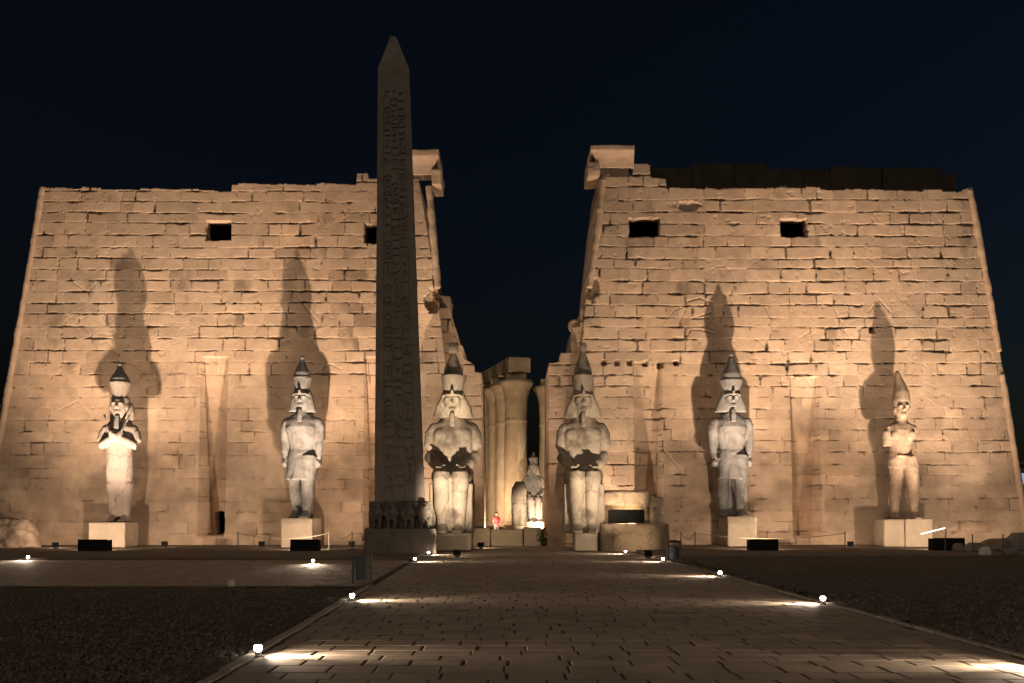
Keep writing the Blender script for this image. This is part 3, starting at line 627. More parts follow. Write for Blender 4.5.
for s in (-1, 1):
    m.ell((s * .88, .04, 5.62), (.38, .36, .40), 14); m.tube([(s * .95, .05, 5.75, .28), (s * 1.07, .02, 5.5, .32), (s * 1.20, -.12, 4.95, .29), (s * 1.14, -.30, 4.66, .27), (s * .6, -.62 - .06 * s, 4.98, .24), (s * -.12, -.74 - .06 * s, 5.28, .19)], 16)
    fist(m, s * -.28, -.76 - .06 * s, 5.38, .85, s)
head(m, 0, -.05, 7.0)
m.fuse('body', M['lime'], t, .05, .022, 2, 23)
for s in (-1, 1):
    MB().tube([(s * -.28, -.98, 5.15, .07), (s * -.42, -.9, 5.6, .07), (s * -.72, -.66, 6.3, .07), (s * -.80, -.52, 6.55, .08)], 10).fuse('sceptre', M['gran'], t, .04, .008, 1, 3)
q = MB(); q.loft([(0, .16, 6.1, .62, .34, 3), (0, .16, 6.8, .66, .42, 2.6), (0, .14, 7.3, .60, .62), (0, .14, 7.6, .58, .62), (0, .16, 7.72, .4, .4)], 24)
q.tube([(.62, .2, 7.3, .16), (.72, .15, 6.7, .2), (.68, .1, 6.2, .18)], 12)
q.fuse('nemes_headdress', M['lime'], t, .05, .02, 1, 24)
beard(t, M['gran'], 0, -.05, 7.0); crown(t, M['lime'], 0, -.1, 7.62, 1, .46, .68, 1.0, white=M['gran'], ball=.16, bulb_h=1.0, seed=26)
for o in set(kids(t)) - n0: o.location.z += zf; o.scale.x = .88 if o.name.startswith('body') else .94
# far right: broken king, arms lost, tall white crown
YS = YF - 2.1
t = thing('standing_statue', 'broken tan king statue without arms wearing a tall pointed crown, rightmost of the statues', 'statue', (PX(901), YS, .15), math.radians(-8))
zf = EYE - 7 * YS / F - .15
MB().box(-1.10, .1, -1.3, 1.3, 0, zf).fuse('pedestal', M['ped'], t, .07, .04, 1, 31); MB().box(.11, 1.72, -1.4, 1.25, 0, zf + .01).fuse('pedestal', M['ped'], t, .07, .04, 1, 32)
n0 = set(kids(t)); m = MB()
for s, dy, dx in ((-1, .3, -.38), (1, -.7, .60)):
    foot(m, dx * 1.12, dy, 0, .9)
    m.tube([(dx * 1.12, dy + .05, .3, .26), (dx * 1.1, dy + .08, .8, .33), (dx * 1.05, dy + .08, 1.4, .44), (dx * .98, dy * .85, 2.0, .42), (dx * .92, dy * .7, 2.5, .48), (dx * .85, dy * .4, 3.2, .58), (dx * .7, dy * .2, 3.75, .62)], 16)
m.loft([(-.12, 0, 3.2, .85, .62, 2.5), (-.12, 0, 3.7, .90, .62, 2.4), (-.10, .04, 4.2, .80, .54), (-.08, .05, 4.6, .76, .52), (-.08, .02, 5.1, .92, .58), (-.08, 0, 5.5, .98, .58), (-.1, .06, 5.85, .9, .5), (-.08, .06, 6.05, .5, .4), (-.06, .04, 6.5, .36, .38)], 28)
m.ell((.42, -.40, 5.2), (.42, .2, .3), 12); m.ell((-.5, -.40, 5.2), (.42, .2, .3), 12)
m.tube([(-.85, .05, 5.7, .36), (-1.05, .05, 5.4, .38), (-1.07, .02, 4.85, .34), (-1.05, .0, 4.55, .30)], 16)      # arm stub
m.ell((.78, .1, 5.55), (.3, .34, .34), 12)
m.tube([(-.9, -.1, 4.0, .08), (-.4, -.58, 3.9, .1), (.3, -.6, 3.85, .1), (.75, -.2, 3.95, .09)], 8)
m.tube([(.5, -.4, 3.3, .16), (.62, -.5, 3.0, .14)], 10)
head(m, -.03, -.05, 6.75, .95)
m.fuse('body', M['brok'], t, .05, .05, 2, 33, 1.2)
q = MB(); x0 = -.03
q.loft([(x0, .2, 6.5, .50, .45), (x0, .14, 6.95, .63, .62), (x0, .14, 7.4, .66, .66), (x0 - .02, .14, 7.9, .58, .58), (x0 - .08, .14, 8.35, .42, .42), (x0 - .18, .14, 8.75, .26, .26), (x0 - .26, .14, 9.1, .17, .17), (x0 - .28, .14, 9.25, .1, .1)], 24)
q.fuse('white_crown', M['brok'], t, .05, .02, 1, 34)
for o in set(kids(t)) - n0: o.location.z += zf; o.location.x = .28; o.scale.x = .84

def colossus(t, m_, seed, s=1.0, ball=.30, base=(-1.4, 1.5), hflare=1.28, bulb_h=1.7, lw=1.0, sx=.93):
    z0 = .95; t.scale.z = 1.03 * t.scale.z; t.scale.x = sx * t.scale.x
    MB().box(base[0], base[1], -3.2, 1.6, 0, z0).fuse('pedestal', M['ped'], t, .07, .05, 1, seed)
    m = MB()
    for e in (-1, 1):
        foot(m, lw * e * .52, -2.2, z0, 1.0)
        m.loft([(lw * e * .53, -2.12, z0 + .2, .34, .36), (lw * e * .54, -2.1, z0 + .8, .38, .42), (lw * e * .56, -2.05, z0 + 1.6, .52, .52), (lw * e * .58, -2.1, z0 + 2.4, .50, .52), (lw * e * .60, -2.1, z0 + 3.0, .56, .60), (lw * e * .6, -2.0, z0 + 3.4, .50, .56)], 18)
        m.tube([(lw * e * .62, -2.15, z0 + 3.05, .50), (lw * e * .66, -1.4, z0 + 3.1, .60), (e * .66, -.5, z0 + 3.15, .68), (e * .6, .2, z0 + 3.2, .7)], 18)
        m.ell((e * 1.18, .08, z0 + 5.78), (.50, .46, .50), 16); m.tube([(e * 1.28, .09, z0 + 5.9, .34), (e * 1.42, .1, z0 + 5.6, .40), (e * 1.50, .05, z0 + 4.9, .38), (e * 1.46, -.12, z0 + 4.3, .35), (e * 1.12, -.75, z0 + 3.88, .31), (e * .75, -1.5, z0 + 3.76, .25)], 16)
        m.ell((e * .68, -1.75, z0 + 3.72), (.27, .38, .14), 12)
        for k in range(4): m.tube([(e * (.52 + .11 * k), -1.9, z0 + 3.74, .07), (e * (.52 + .11 * k), -2.28, z0 + 3.70, .065), (e * (.52 + .11 * k), -2.5, z0 + 3.58, .055)], 8)
        m.tube([(e * .45, -1.65, z0 + 3.76, .08), (e * .36, -1.95, z0 + 3.74, .065)], 8)
        m.ell((e * .62, -.42, z0 + 5.55), (.58, .28, .42), 14)
    m.box(-.6, .6, -2.28, -1.5, z0, z0 + 2.9)                                  # stone web between the shins
    m.loft([(0, -.9, z0 + 3.25, 1.02, .9, 3), (0, -.2, z0 + 3.45, 1.05, .8, 2.6), (0, .08, z0 + 3.7, 1.22, .66, 2.6), (0, .06, z0 + 4.3, 1.24, .62, 2.6), (0, .02, z0 + 5.1, 1.30, .68, 2.5), (0, .0, z0 + 5.7, 1.38, .70, 2.3), (0, .06, z0 + 6.1, 1.32, .58, 2.3), (0, .1, z0 + 6.42, .9, .48), (0, .08, z0 + 6.62, .5, .42), (0, .06, z0 + 7.0, .44, .44)], 28)
    head(m, 0, -.08, z0 + 7.30, 1.14)
    m.fuse('body', m_, t, .055, .07, 1, seed + 1, 1.1)
    th = MB().box(-1.32, 1.32, -1.75, 1.6, z0 - .02, z0 + 2.75); th.box(-1.25, 1.25, .7, 1.7, z0 - .02, z0 + 3.6); th.box(-.8, .8, .6, 1.5, z0, z0 + 6.5)
    th.fuse('throne', m_, t, .07, .05, 1, seed + 2)
    nemes(t, m_, 0, -.08, z0 + 7.30, 1.18, hflare / 1.18, seed + 3); beard(t, m_, 0, -.1, z0 + 7.30, 1.0)
    crown(t, m_, 0, -.12, z0 + 8.02, 1.1, .66, .76, .95, ball=ball, bulb_h=bulb_h, seed=seed + 4, wr=.84)
YC = 56.0
t = thing('seated_colossus', 'seated king colossus left of the gateway, its crown tipped by a ball', 'statue', (PX(453, YC), YC, .10))
colossus(t, M['colo'], 41, ball=.30, base=(-.95, 1.25), bulb_h=1.5, lw=.93)
t = thing('seated_colossus', 'seated king colossus right of the gateway, beside the drum shaped stone base', 'statue', (PX(583, YC), YC, .10), math.radians(-2))
colossus(t, M['colo'], 51, ball=.24, base=(-.65, .75), hflare=1.28, bulb_h=1.6, lw=.85, sx=.87)

# the ruined statue base right of the gateway
YD = 55.0
t = thing('statue_ruin', 'round sandstone drum base carrying the broken stump of a seated statue', 'ruin', (PX(632.5, YD), YD, .05))
rx = 36 * YD / F
m = MB(); m.loft([(0, 0, 0, rx, 1.9, 3.2), (0, 0, .55, rx * .99, 1.88, 3.2), (0, 0, .56, rx * .985, 1.86, 3.2), (0, 0, 1.05, rx * .98, 1.85, 3.2), (0, 0, 1.55, rx * .96, 1.82, 3.2)], 36)
m.fuse('drum', M['drum'], t, .06, .05, 1, 61)
m = MB(); m.loft([(-.45, .5, 1.5, 1.42, 1.1, 5), (-.45, .5, 2.9, 1.40, 1.05, 5), (-.4, .5, 3.35, 1.36, 1.0, 4), (-.3, .55, 3.48, 1.2, .8, 3)], 32); m.fuse('stump', M['drum'], t, .06, .06, 1, 62)
m = MB(); m.loft([(1.35, .3, 1.5, .62, .8, 2.6), (1.3, .35, 2.2, .56, .7), (1.25, .4, 2.8, .52, .6), (1.0, .5, 3.2, .4, .5)], 20); m.ell((1.5, -.05, 2.6), (.35, .35, .5), 12); m.tube([(1.15, -.2, 1.6, .2), (1.25, -.25, 2.3, .26), (1.05, .1, 3.0, .26)], 12)
m.fuse('statue_fragment', M['colo'], t, .06, .10, 1, 63)
m = MB(); m.box(-1.95, -1.62, -.6, .2, 1.45, 2.2); m.ell((-1.75, -.3, 2.3), (.24, .24, .3), 10); m.fuse('statue_fragment', M['brok'], t, .06, .08, 1, 64)

o = MB().box(-.2, .2, -.3, .3, 0, 1.25).fuse('stone_slab', M['ped'], None, .05, .03, 1, 66); o.location = (PX(594, 53.9), 53.9, .05); tag(o, 'narrow pale upright slab between the right colossus pedestal and the drum', 'stone')
# ------------------------------------------------------------------ colonnade and court beyond the gate
struct(MB().box(-30, 30, 64, 220, -.5, .45).build('court_floor', M['earth']))
def column_mesh():
    m = MB(); R = 1.55
    m.loft([(0, 0, 0, 1.75, 1.75), (0, 0, .5, 1.75, 1.75), (0, 0, .52, R, R), (0, 0, 5, R * 1.0, R), (0, 0, 11.2, R * .92, R * .92), (0, 0, 11.25, R * .97, R * .97), (0, 0, 11.45, R * .97, R * .97), (0, 0, 11.5, R * .92, R * .92), (0, 0, 12.4, R * .93, R * .93), (0, 0, 13.0, R * .96, R * .96), (0, 0, 14.0, R * 1.02, R * 1.02), (0, 0, 14.8, R * 1.2, R * 1.2), (0, 0, 15.3, R * 1.45, R * 1.45), (0, 0, 15.45, R * 1.5, R * 1.5), (0, 0, 15.7, R * 1.42, R * 1.42)], 40)
    return m.fuse('shaft', M['col'], None, .12, .06, 1, 71, .8)
PITCH = Vector((-1.12, 3.9, 0)); C0 = Vector((.5, 113.5, .45)); CS = 1.115
co = thing('papyrus_column', 'front papyrus column of the colonnade seen through the gateway', 'column', C0, 0, 'papyrus columns of the colonnade')
sh = column_mesh(); sh.parent = co; sh.scale = (.90, .90, CS)
ab = MB().box(-1.2, 1.2, -1.2, 1.2, 15.65 * CS, 15.65 * CS + .85).build('abacus', M['col'], co, bevel=.04)
ords = ['front', 'second', 'third', 'fourth', 'fifth', 'sixth']
for k in range(1, 6):
    c = co.copy(); COL.objects.link(c); c.location = C0 + PITCH * k; c['label'] = ords[k] + ' papyrus column from the front of the colonnade, left of the front one'
    for ch in (sh, ab):
        d = ch.copy(); COL.objects.link(d); d.parent = c; d.rotation_euler.z = k * .9
ar = MB(); ang = math.atan2(1.12, 3.9)
ar.box(-1.35, 1.35, -1.6, 11.4, 0, 1.75); ar.box(-1.35, 1.3, 11.45, 16.2, 0, 1.8); ar.box(-1.3, 1.35, 16.25, 26, 0, 1.7)
aro = ar.fuse('architrave', M['col'], None, .10, .05, 1, 73); aro.location = (C0.x, C0.y, .45 + 15.65 * CS + .87); aro.rotation_euler.z = ang
tag(aro, 'stone architrave beam lying along the tops of the papyrus columns', 'beam')
c = co.copy(); COL.objects.link(c); c.location = (4.75, 119, .45); c['label'] = 'papyrus column in shadow against the edge of the right gateway jamb'
for ch in (sh, ab):
    d = ch.copy(); COL.objects.link(d); d.parent = c
t = thing('broken_statue', 'headless statue stump standing before the front papyrus column', 'statue', (pt(519, 520, 96)[0], 96, .45))
m = MB(); m.box(-.75, .75, -.3, .6, 0, 4.2); 
for s in (-1, 1): m.tube([(s * .33, -.35, 0, .26), (s * .34, -.35, 1.2, .34), (s * .36, -.2, 2.6, .42)], 12)
m.loft([(0, -.1, 2.2, .72, .5), (0, -.05, 3.2, .66, .44), (0, -.05, 4.2, .75, .44), (.1, 0, 4.9, .45, .3)], 20)
m.fuse('body', M['brok'], t, .06, .06, 1, 81); MB().box(-.9, .9, -.9, .8, -.002, .42).fuse('pedestal', M['ped'], t, .08, .04, 1, 82)
t = thing('seated_colossus', 'small distant seated colossus brightly lit beyond the gateway', 'statue', (pt(533.5, 520, 104)[0], 104, .45)); t.scale = (.76, .76, .76)
n0 = set(kids(t)); colossus(t, M['lime'], 91, ball=.2, base=(-1.5, 1.5), hflare=1.1, bulb_h=.5)

# low wall of blocks closing the gate, person, crate, plant
def block(name, x0, x1, y0, y1, px, label, cat, m_, Y=63.0, dep=.9, seed=0, rough=.05, group=None, zlow=.02):
    a, zt = pt(x0, y0, Y); b, zb = pt(x1, y1, Y); o = thing(name, label, cat, ((a + b) / 2, Y, zlow), 0, group) if False else None
    me = MB().box(-(b - a) / 2, (b - a) / 2, 0, dep, 0, zt - zlow).fuse(name, m_, None, .06, rough, 1, seed); me.location = ((a + b) / 2, Y, zlow)
    return tag(me, label, cat, group)
block('stone_block', 471, 490.5, 528, 545, 0, 'leftmost pale stone block of the low wall across the gateway', 'stone block', M['ped'], 62.2, .9, 1, group='stone blocks across the gateway')
block('stone_block', 491, 523, 529.5, 545, 0, 'long middle stone block of the low wall across the gateway', 'stone block', M['ped'], 62.0, .9, 2, group='stone blocks across the gateway')
block('stone_block', 523.5, 541, 527.5, 545, 0, 'rounded right stone block of the low wall across the gateway', 'stone block', M['ped'], 62.2, .9, 3, .09, group='stone blocks across the gateway')
t = thing('crate', 'yellow wooden crate standing behind the low gateway wall', 'crate', (pt(509, 525, 65)[0], 65, .452))
cr = MB()
for k in range(4): cr.box(-.36, .36, -.32, -.29, .06 + .22 * k, .24 + .22 * k); cr.box(-.36, .36, .29, .32, .06 + .22 * k, .24 + .22 * k); cr.box(-.36, -.33, -.285, .285, .06 + .22 * k, .24 + .22 * k); cr.box(.33, .36, -.285, .285, .06 + .22 * k, .24 + .22 * k)
cr.build('slats', M['wood'], t); cr = MB()
for sx in (-1, 1):
    for sy in (-1, 1): MB().box(sx * .29 - .035, sx * .29 + .035, sy * .25 - .035, sy * .25 + .035, 0, .95).build('corner_post', M['wood'], t)
t = thing('person', 'person in a red top standing behind the low gateway wall', 'person', (pt(496.5, 520, 66)[0], 66, .452), math.radians(20))
m = MB()
for s in (-1, 1):
    m.tube([(s * .10, .01, .06, .05), (s * .10, .02, .3, .06), (s * .10, .0, .5, .06), (s * .10, .0, .85, .085)], 10); m.ell((s * .10, -.07, .04), (.05, .13, .045), 10)
    m.tube([(s * .17, 0, 1.42, .06), (s * .23, .02, 1.15, .048), (s * .2, -.14, .98, .036)], 10); m.ell((s * .19, -.19, .97), (.04, .06, .03), 8)
    for k in range(4): m.tube([(s * .19 - .03 + .02 * k, -.23, .97, .011), (s * .19 - .03 + .02 * k, -.29, .95, .009)], 6)
m.loft([(0, 0, .82, .16, .11), (0, 0, 1.05, .14, .10), (0, 0, 1.3, .18, .12), (0, 0, 1.45, .14, .09), (0, 0, 1.5, .06, .06), (0, -.01, 1.58, .05, .055)], 16); m.ell((0, -.02, 1.68), (.08, .095, .12), 14); m.ell((0, -.11, 1.66), (.018, .025, .03), 8)
m.fuse('body', M['skin'], t, .014, 0, 1)
m = MB(); m.loft([(0, 0, .80, .19, .14), (0, 0, 1.05, .165, .125), (0, 0, 1.3, .205, .145), (0, 0, 1.46, .16, .11), (0, 0, 1.5, .08, .075)], 18)
for s in (-1, 1): m.tube([(s * .17, 0, 1.43, .075), (s * .23, .02, 1.18, .062), (s * .215, -.07, 1.06, .055)], 10)
m.fuse('top', M['red'], t, .014, 0, 1)
m = MB(); m.loft([(0, 0, .78, .175, .13), (0, 0, .95, .17, .125)], 16)
for s in (-1, 1): m.tube([(s * .10, .02, .08, .075), (s * .10, .01, .5, .08), (s * .095, 0, .86, .1)], 10)
m.fuse('trousers', M['blk'], t, .014, 0, 1)
m = MB(); m.ell((0, .015, 1.73), (.092, .105, .10), 12); m.ell((0, .05, 1.65), (.08, .07, .10), 10); m.fuse('hair', M['blk'], t, .014, 0, 1)
def plant(px, Y, z, h, n, label):
    t = thing('plant', label, 'plant', (pt(px, 520, Y)[0], Y, z)); V = []; Q = []; st = MB()
    for k in range(7): a = k * .9; st.tube([(0, 0, 0, .02), (.12 * math.cos(a), .12 * math.sin(a), h * .5, .015), (.3 * math.cos(a), .3 * math.sin(a), h * .9, .008)], 6)
    st.build('stem', M['leaf'], t)
    for k in range(n):
        a = random.uniform(0, 6.3); rr = random.uniform(.05, .5) * h * .5; z0 = random.uniform(.2, 1) * h; d = Vector((math.cos(a), math.sin(a), random.uniform(-.4, .7))) * random.uniform(.12, .22); sd = Vector((-math.sin(a), math.cos(a), random.uniform(-.5, .5))) * .045
        p = Vector((math.cos(a) * rr, math.sin(a) * rr, z0)); i = len(V); V += [p, p + d * .5 + sd, p + d, p + d * .5 - sd]; Q.append((i, i + 1, i + 2, i + 3))
    obj('foliage', np_mesh('foliage', [tuple(v) for v in V], Q), M['leaf'], t)
plant(542, 61.6, .06, 1.2, 260, 'small green bush at the foot of the right gateway jamb')

# ------------------------------------------------------------------ floodlights
NF = [0]
def flood(px, Y, label, aimx, W1, W2, half=.82, h=.62, rz=0, z=.14, show=True):
    x = PX(px, Y); t = thing('floodlight', label, 'floodlight', (x, Y, z), rz, 'dark boxed floodlights before the statues')
    b = MB(); b.box(-half, half, -.32, -.26, 0, h, .02, 0); b.box(-half, -half + .05, -.255, .30, 0, h - .04); b.box(half - .05, half, -.255, .30, 0, h - .04); b.box(-half + .055, half - .055, -.255, .30, 0, .04)
    b.build('housing', M['matte'], t)
    l = MB(); l.box(-half * .7, half * .7, -.10, .16, .045, .14); l.build('lens', M['lensw'], t)
    g = .30
    spot('flood_wide', (x, Y + .05, z + g), (aimx, YF, 4.0), W1, 172, 1.0, WARM, t, .10)
    spot('flood_high', (x + .3, Y + .1, z + g), (aimx * .96 + x * .04, YF + 1.5, 26), W2, 84, 1.0, WARM, t, .12)
    return t
YL = 52.3
P1, P2 = 1750, 23000
flood(95, YL, 'dark floodlight box at the foot of the crossed arm statue', PX(110, YF), P1, P2)
flood(305.5, YL, 'dark floodlight box before the grey striding statue beside the obelisk', PX(290, YF), P1, P2, .78)
flood(762.5, YL, 'dark floodlight box before the striding statue with bright fists', PX(745, YF), P1, P2, .80, z=.16)
flood(946.5, YL, 'dark floodlight box right of the broken tan statue pedestal', PX(915, YF), P1, P2, .88, .68, z=.16)
# floodlight standing on the drum base
x = PX(624, YD); t = thing('floodlight', 'dark floodlight box standing on the drum shaped stone base', 'floodlight', (x, YD - 1.1, 1.62), 0, 'dark boxed floodlights before the statues')
b = MB(); b.box(-1.0, 1.0, -.32, -.26, 0, .78, .02, 0); b.box(-1.0, -.95, -.255, .30, 0, .74); b.box(.95, 1.0, -.255, .30, 0, .74); b.build('housing', M['matte'], t)
MB().box(-.5, .5, -.10, .16, .02, .12).build('lens', M['lensw'], t)
spot('flood_spot', (x + .3, YD - 1.25, 1.62 + .55), (x + .25, YD - .3, 3.0), 52, 150, 1, (1, .8, .45), t, .1)
def small_flood(px, Y, z, label, aim, power, angle, color=WARM, lens='lensw', blend=1):
    x = PX(px, Y); t = thing('spotlight', label, 'spotlight', (x, Y, z), 0, 'small ground spotlights around the gateway')
    b = MB(); b.box(-.19, .19, -.1, -.04, .06, .36); b.tube([(0, .0, 0, .04), (0, .0, .12, .03)], 8); b.box(-.12, .12, -.10, .10, 0, .03); b.build('housing', M['matte'], t)
    MB().box(-.10, .10, -.035, .06, .12, .30).build('lens', M[lens], t)
    spot('spot', (x, Y + .16, z + .25), aim, power, angle, blend, color, t, .08); return t
cxl, cxr = PX(453, YC), PX(583, YC)
small_flood(457, 46.5, .06, 'small spotlight near the left kerb facing the left seated colossus', (cxl, YC - .5, 6.0), 9500, 56, (1, .81, .60))
spot('face_spot', (PX(457, 46.5), 46.66, .34), (cxl + .1, YC - .8, 8.55), 9000, 15, 1, (1, .84, .58))  # extra narrow beam added to brighten the face
small_flood(648, 45.6, .06, 'small spotlight near the right kerb facing the right seated colossus', (cxr, YC - .5, 6.0), 9000, 54, (1, .80, .58))
spot('drum_spot', (PX(648, 45.6), 45.76, .34), (PX(636, YD), YD, .8), 1100, 22, 1, (1, .78, .48))  # added beam that brightens the drum base
small_flood(430, 57.5, .14, 'added small spotlight between the obelisk and the left colossus', (PX(425, YF), YF + 1.0, 14.0), 3600, 110)  # added, with the next two, to even out the wall light
small_flood(606, 58.6, .07, 'added small spotlight behind the drum base at the tower foot', (PX(612, YF), YF + 1.0, 14.0), 3600, 110)
small_flood(352, 57.0, .14, 'added small spotlight at the wall left of the obelisk', (PX(345, YF), YF + 1.0, 9.0), 450, 140)
small_flood(481, 57.6, .07, 'added small spotlight beside the left colossus pedestal facing the gateway wall', (.3, 62, .6), 260, 120, (1, .76, .46))  # added to brighten the low block wall in the gateway
for px, Yw, lb, pw in ((56, 55.4, 'added wall washer lamp beside the ruined masonry mound', 1.0), (165, 57.0, 'added wall washer lamp between the crossed arm statue and the left niche', .30), (262, 57.0, 'added wall washer lamp left of the grey striding statue', .30),
                   (775, 57.4, 'added wall washer lamp right of the statue with bright fists', .35), (850, 57.0, 'added wall washer lamp right of the right tower niche', .30), (990, 57.0, 'added wall washer lamp behind the rubble stones', .9)):
    small_flood(px, Yw, .14, lb, (PX(px, YF), YF, 4), 520 * pw, 172)  # invented washer lamps, put in to even the light along the walls
    spot('wash_high', (PX(px, Yw), Yw + .16, .4), (PX(px, YF), YF + 1.4, 20), 5600 * pw, 84, 1, WARM)
# lights inside the gate
small_flood(488, 64.6, .46, 'white spotlight glowing behind the left block of the gateway wall', (-6.5, 100, 8), 2600, 120, (1, .76, .42), 'lens')
small_flood(495.5, 64.2, .70, 'bluish lamp glowing beside the person in red', (-2.5, 70, 6), 160, 140, (1, .8, .6), 'lensb')
small_flood(534, 86, .46, 'glaring white spotlight before the distant seated colossus', (2.4, 104, 3.9), 17000, 34, (1, .86, .62), 'lens')
small_flood(507, 104, .46, 'spotlight at the foot of the front papyrus column', (.1, 112, 9.5), 6500, 130, (1, .72, .48))
small_flood(478, 110, .46, 'spotlight hidden left of the papyrus colonnade', (-3.5, 121, 9), 4200, 140, (1, .72, .48))
small_flood(546, 100, .46, 'spotlight right of the distant colossus lighting the columns', (-1.0, 118, 10), 3000, 120, (1, .72, .48))

# ------------------------------------------------------------------ path lamps
def path_lamp(px, py, side, label, power=310):
    Y = EYE * F / (py + 3 - HY); x = PX(px, Y); t = thing('path_lamp', label, 'path lamp', (x, Y, .03), 0, 'low lamps along the paths')
    MB().loft([(0, 0, 0, .075, .075), (0, 0, .05, .075, .075), (0, 0, .055, .05, .05), (0, 0, .10, .05, .05)], 16).build('base', M['steel'], t)
    MB().ell((0, 0, .155), (.066, .066, .062), 18).build('lens', M['lens'], t)
    MB().loft([(0, 0, .207, .05, .05), (0, 0, .222, .048, .048), (0, 0, .232, .03, .03)], 16).build('cap', M['steel'], t)
    d = {'R': (1, .10), 'L': (-1, .10), 'D': (.15, -1)}[side]
    spot('glow', (x + d[0] * .11, Y + d[1] * .11, .19), (x + d[0] * 5, Y + d[1] * 5, -.1), power * .55, 165, .6, WHITE, t, .04)
    spot('throw', (x + d[0] * .12, Y + d[1] * .12, .19), (x + d[0] * 7, Y + d[1] * 7, .02), power * 2.6, 64, 1, WHITE, t, .04)
path_lamp(258, 657, 'R', 'path lamp nearest the viewer on the left kerb')
path_lamp(352, 600, 'R', 'path lamp on the left kerb, second nearest the viewer')
path_lamp(415, 560, 'R', 'path lamp on the left kerb before the obelisk corner')
path_lamp(428.5, 553, 'R', 'farthest path lamp on the left kerb, at the obelisk pedestal')
path_lamp(823, 603, 'L', 'path lamp nearest the viewer on the right kerb')
path_lamp(720, 575, 'L', 'path lamp on the right kerb, second nearest the viewer')
path_lamp(663, 560, 'L', 'path lamp on the right kerb beside the dark round bin')
path_lamp(625.5, 552, 'L', 'farthest path lamp on the right kerb, before the drum base')
path_lamp(28, 558, 'D', 'path lamp on the cross path edge, leftmost of all')
path_lamp(313, 562, 'D', 'path lamp on the cross path edge before the grey striding statue')
path_lamp(1040, 668, 'L', 'path lamp on the right kerb at the picture edge')

# ------------------------------------------------------------------ small things
def bin_(px, y0, y1, wpx, label, rnd=False):
    Y = EYE * F / (y1 - HY); t = thing('litter_bin', label, 'bin', (PX(px, Y), Y, .05), 0); wd = wpx * Y / F / 2; h = (y1 - y0) * Y / F
    if rnd:
        MB().loft([(0, 0, .08, wd * .72, wd * .72), (0, 0, h * .70, wd * .80, wd * .80)], 24).build('drum', M['bin'], t)
        MB().loft([(0, 0, h * .86, wd * .9, wd * .9), (0, 0, h * .94, wd * .85, wd * .85), (0, 0, h, wd * .5, wd * .5)], 24).build('hood', M['dark'], t)
    else:
        MB().loft([(0, 0, .10, wd * .66, wd * .55, 5), (0, 0, h * .93, wd * .74, wd * .62, 5), (0, 0, h * .95, wd * .66, wd * .54, 5), (0, 0, h * .93, wd * .66, wd * .54, 5)], 28).build('drum', M['bin'], t)
    for s in (-1, 1): MB().box(s * wd - .035, s * wd + .035, -.06, .06, 0, h).build('post', M['steel'], t, bevel=.01)
    MB().box(-wd + .04, wd - .04, -.02, .02, h * .55, h * .6).build('pivot_bar', M['steel'], t)
bin_(362, 556, 585, 18, 'grey litter bin hung between two posts left of the path')
bin_(673.5, 541, 562, 13, 'dark round hooded litter bin on the right edge of the path', True)
o = MB().loft([(0, 0, 0, .10, .10, 3), (0, 0, .16, .10, .10, 3), (0, 0, .2, .07, .07, 3)], 16).fuse('marker_stone', M['white'], None, .02, .01, 1); Y = EYE * F / (588 - HY); o.location = (PX(231, Y), Y, .04); tag(o, 'small white marker stone on the cross path kerb', 'stone')
# rope barrier before the walls
def posts(lst, side, Yp):
    prev = None
    for i, (px, lab) in enumerate(lst):
        x = PX(px, Yp); t = thing('barrier_post', lab, 'post', (x, Yp, .14), 0, 'rope barrier posts')
        MB().loft([(0, 0, 0, .16, .16), (0, 0, .04, .16, .16), (0, 0, .05, .03, .03), (0, 0, .95, .028, .028), (0, 0, .96, .045, .045), (0, 0, 1.02, .03, .03)], 12).build('stanchion', M['steel'], t)
posts([(329, 'rope barrier post right of the grey striding statue pedestal'), (352, 'rope barrier post between the grey statue and the obelisk'), (238, 'rope barrier post right of the left niche')], 0, 53.6)
posts([(681, 'rope barrier post just right of the dark round bin'), (695, 'rope barrier post left of the bright fists statue'), (845, 'rope barrier post between the right niche and the broken statue')], 1, 53.6)
def rope(p, q, Y, lab):
    P = []
    for k in range(13):
        u = k / 12; P.append((PX(p + (q - p) * u, Y), Y, 1.07 - .32 * 4 * u * (1 - u), .018))
    tag(MB().tube(P, 6).build('rope', M['rope'], None), lab, 'rope')
rope(238, 329, 53.6, 'slack rope between the posts left of the grey striding statue'); rope(329, 352, 53.6, 'slack rope between the posts right of the grey striding statue'); rope(681, 695, 53.6, 'short slack rope beside the dark round bin'); rope(695, 845, 53.6, 'long slack rope across the foot of the right tower')
# far-left mound of masonry and rubble at far right
def rock(px, Y, zc, r, label, m_=None, seed=0, name='rubble_stone', group=None):
    o = MB().loft([(0, 0, 0, r[0], r[1], 3), (0, 0, r[2] * .6, r[0] * .92, r[1] * .9, 3), (r[0] * .1, 0, r[2], r[0] * .6, r[1] * .6, 2.6)], 20).fuse(name, m_ or M['brok'], None, .05 if max(r) < 1.5 else .09, max(r) * .10, 1, seed, 1.6); o.location = (PX(px, Y), Y, zc)
    return tag(o, label, 'stone', group)
rock(8, 57.5, .1, (1.9, 1.2, 1.75), 'ruined masonry mound at the foot of the left tower, at the left edge', M['brok'], 5, 'ruined_masonry')
GR = 'rubble stones at the right edge'
rock(958, 51.5, .15, (.3, .3, .42), 'small dark rubble stone next to the rightmost floodlight box', M['obel'], 1, group=GR)
rock(974, 51, .15, (.5, .4, .45), 'dark squat rubble stone right of the rightmost floodlight box', M['obel'], 2, group=GR)
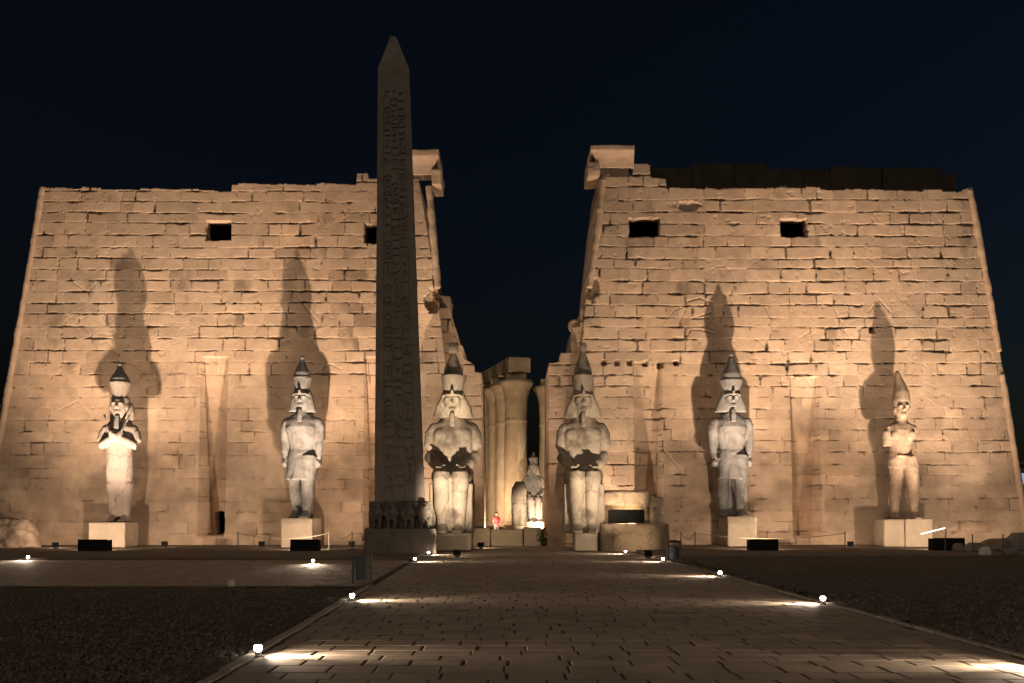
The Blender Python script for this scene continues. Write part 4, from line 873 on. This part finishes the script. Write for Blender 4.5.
rock(997, 52.5, .15, (1.0, .6, .62), 'long flat rubble stone near the right edge', M['brok'], 3, group=GR)
rock(1019, 52, .15, (.75, .6, 1.0), 'tallest dark rubble stone at the right edge', M['obel'], 4, group=GR)
rock(985, 46.6, .15, (.28, .28, .42), 'pale rounded stone standing on the right court kerb', M['white'], 6, group=GR)
rock(1010, 46.4, .15, (.35, .3, .35), 'grey stone by the right court kerb under the picture edge', M['gran'], 7, group=GR)
posts([(972.5, 'leaning slim post by the pale rounded stone at right'), (1003, 'slim post beside the grey stone at the right edge')], 1, 46.8)
# slanting lamp tube above the rightmost floodlight
Y = 51.6; t = thing('lamp_tube', 'bright slanting lamp tube beside the rightmost floodlight box', 'lamp', (PX(934, Y), Y, .15))
a, za = pt(921, 534, Y); b_, zb_ = pt(945, 528, Y); c0 = PX(934, Y)
MB().tube([(a - c0, 0, za - .15, .024), (b_ - c0, 0, zb_ - .15, .024)], 8).build('tube', M['tube'], t)
MB().tube([(b_ - c0, 0, 0, .03), (b_ - c0 + .05, 0, zb_ - .2, .03)], 8).build('stand', M['steel'], t)
# distant town at both edges
def house(x, Y, wd, h, label, wins):
    t = thing('town_building', label, 'building', (x, Y, 0)); MB().box(-wd / 2, wd / 2, 0, 10, 0, h).build('wall', M['town'], t); MB().box(-wd / 2 - .3, wd / 2 + .3, -.3, 10.3, h, h + .5).build('parapet', M['town'], t)
    for (a, z, w_, h_) in wins:
        f = MB().box(a - w_ / 2 - .15, a + w_ / 2 + .15, -.08, -.02, z - .15, z + h_ + .15).build('window', M['dark'], t); MB().box(a - w_ / 2, a + w_ / 2, -.14, -.085, z, z + h_).build('pane', M['win'], f)
house(-67, 121, 12, 15.5, 'dim distant town building beyond the left tower', [(4.2, 10.8, 1.4, 2.2), (1.8, 10.8, 1.4, 2.2), (4.2, 6, 1.4, 2)])
house(69, 121, 12, 8.2, 'dim distant town building beyond the right tower', [(-4.4, 5.8, 1.4, 1.4), (-2, 5.8, 1.4, 1.4)])
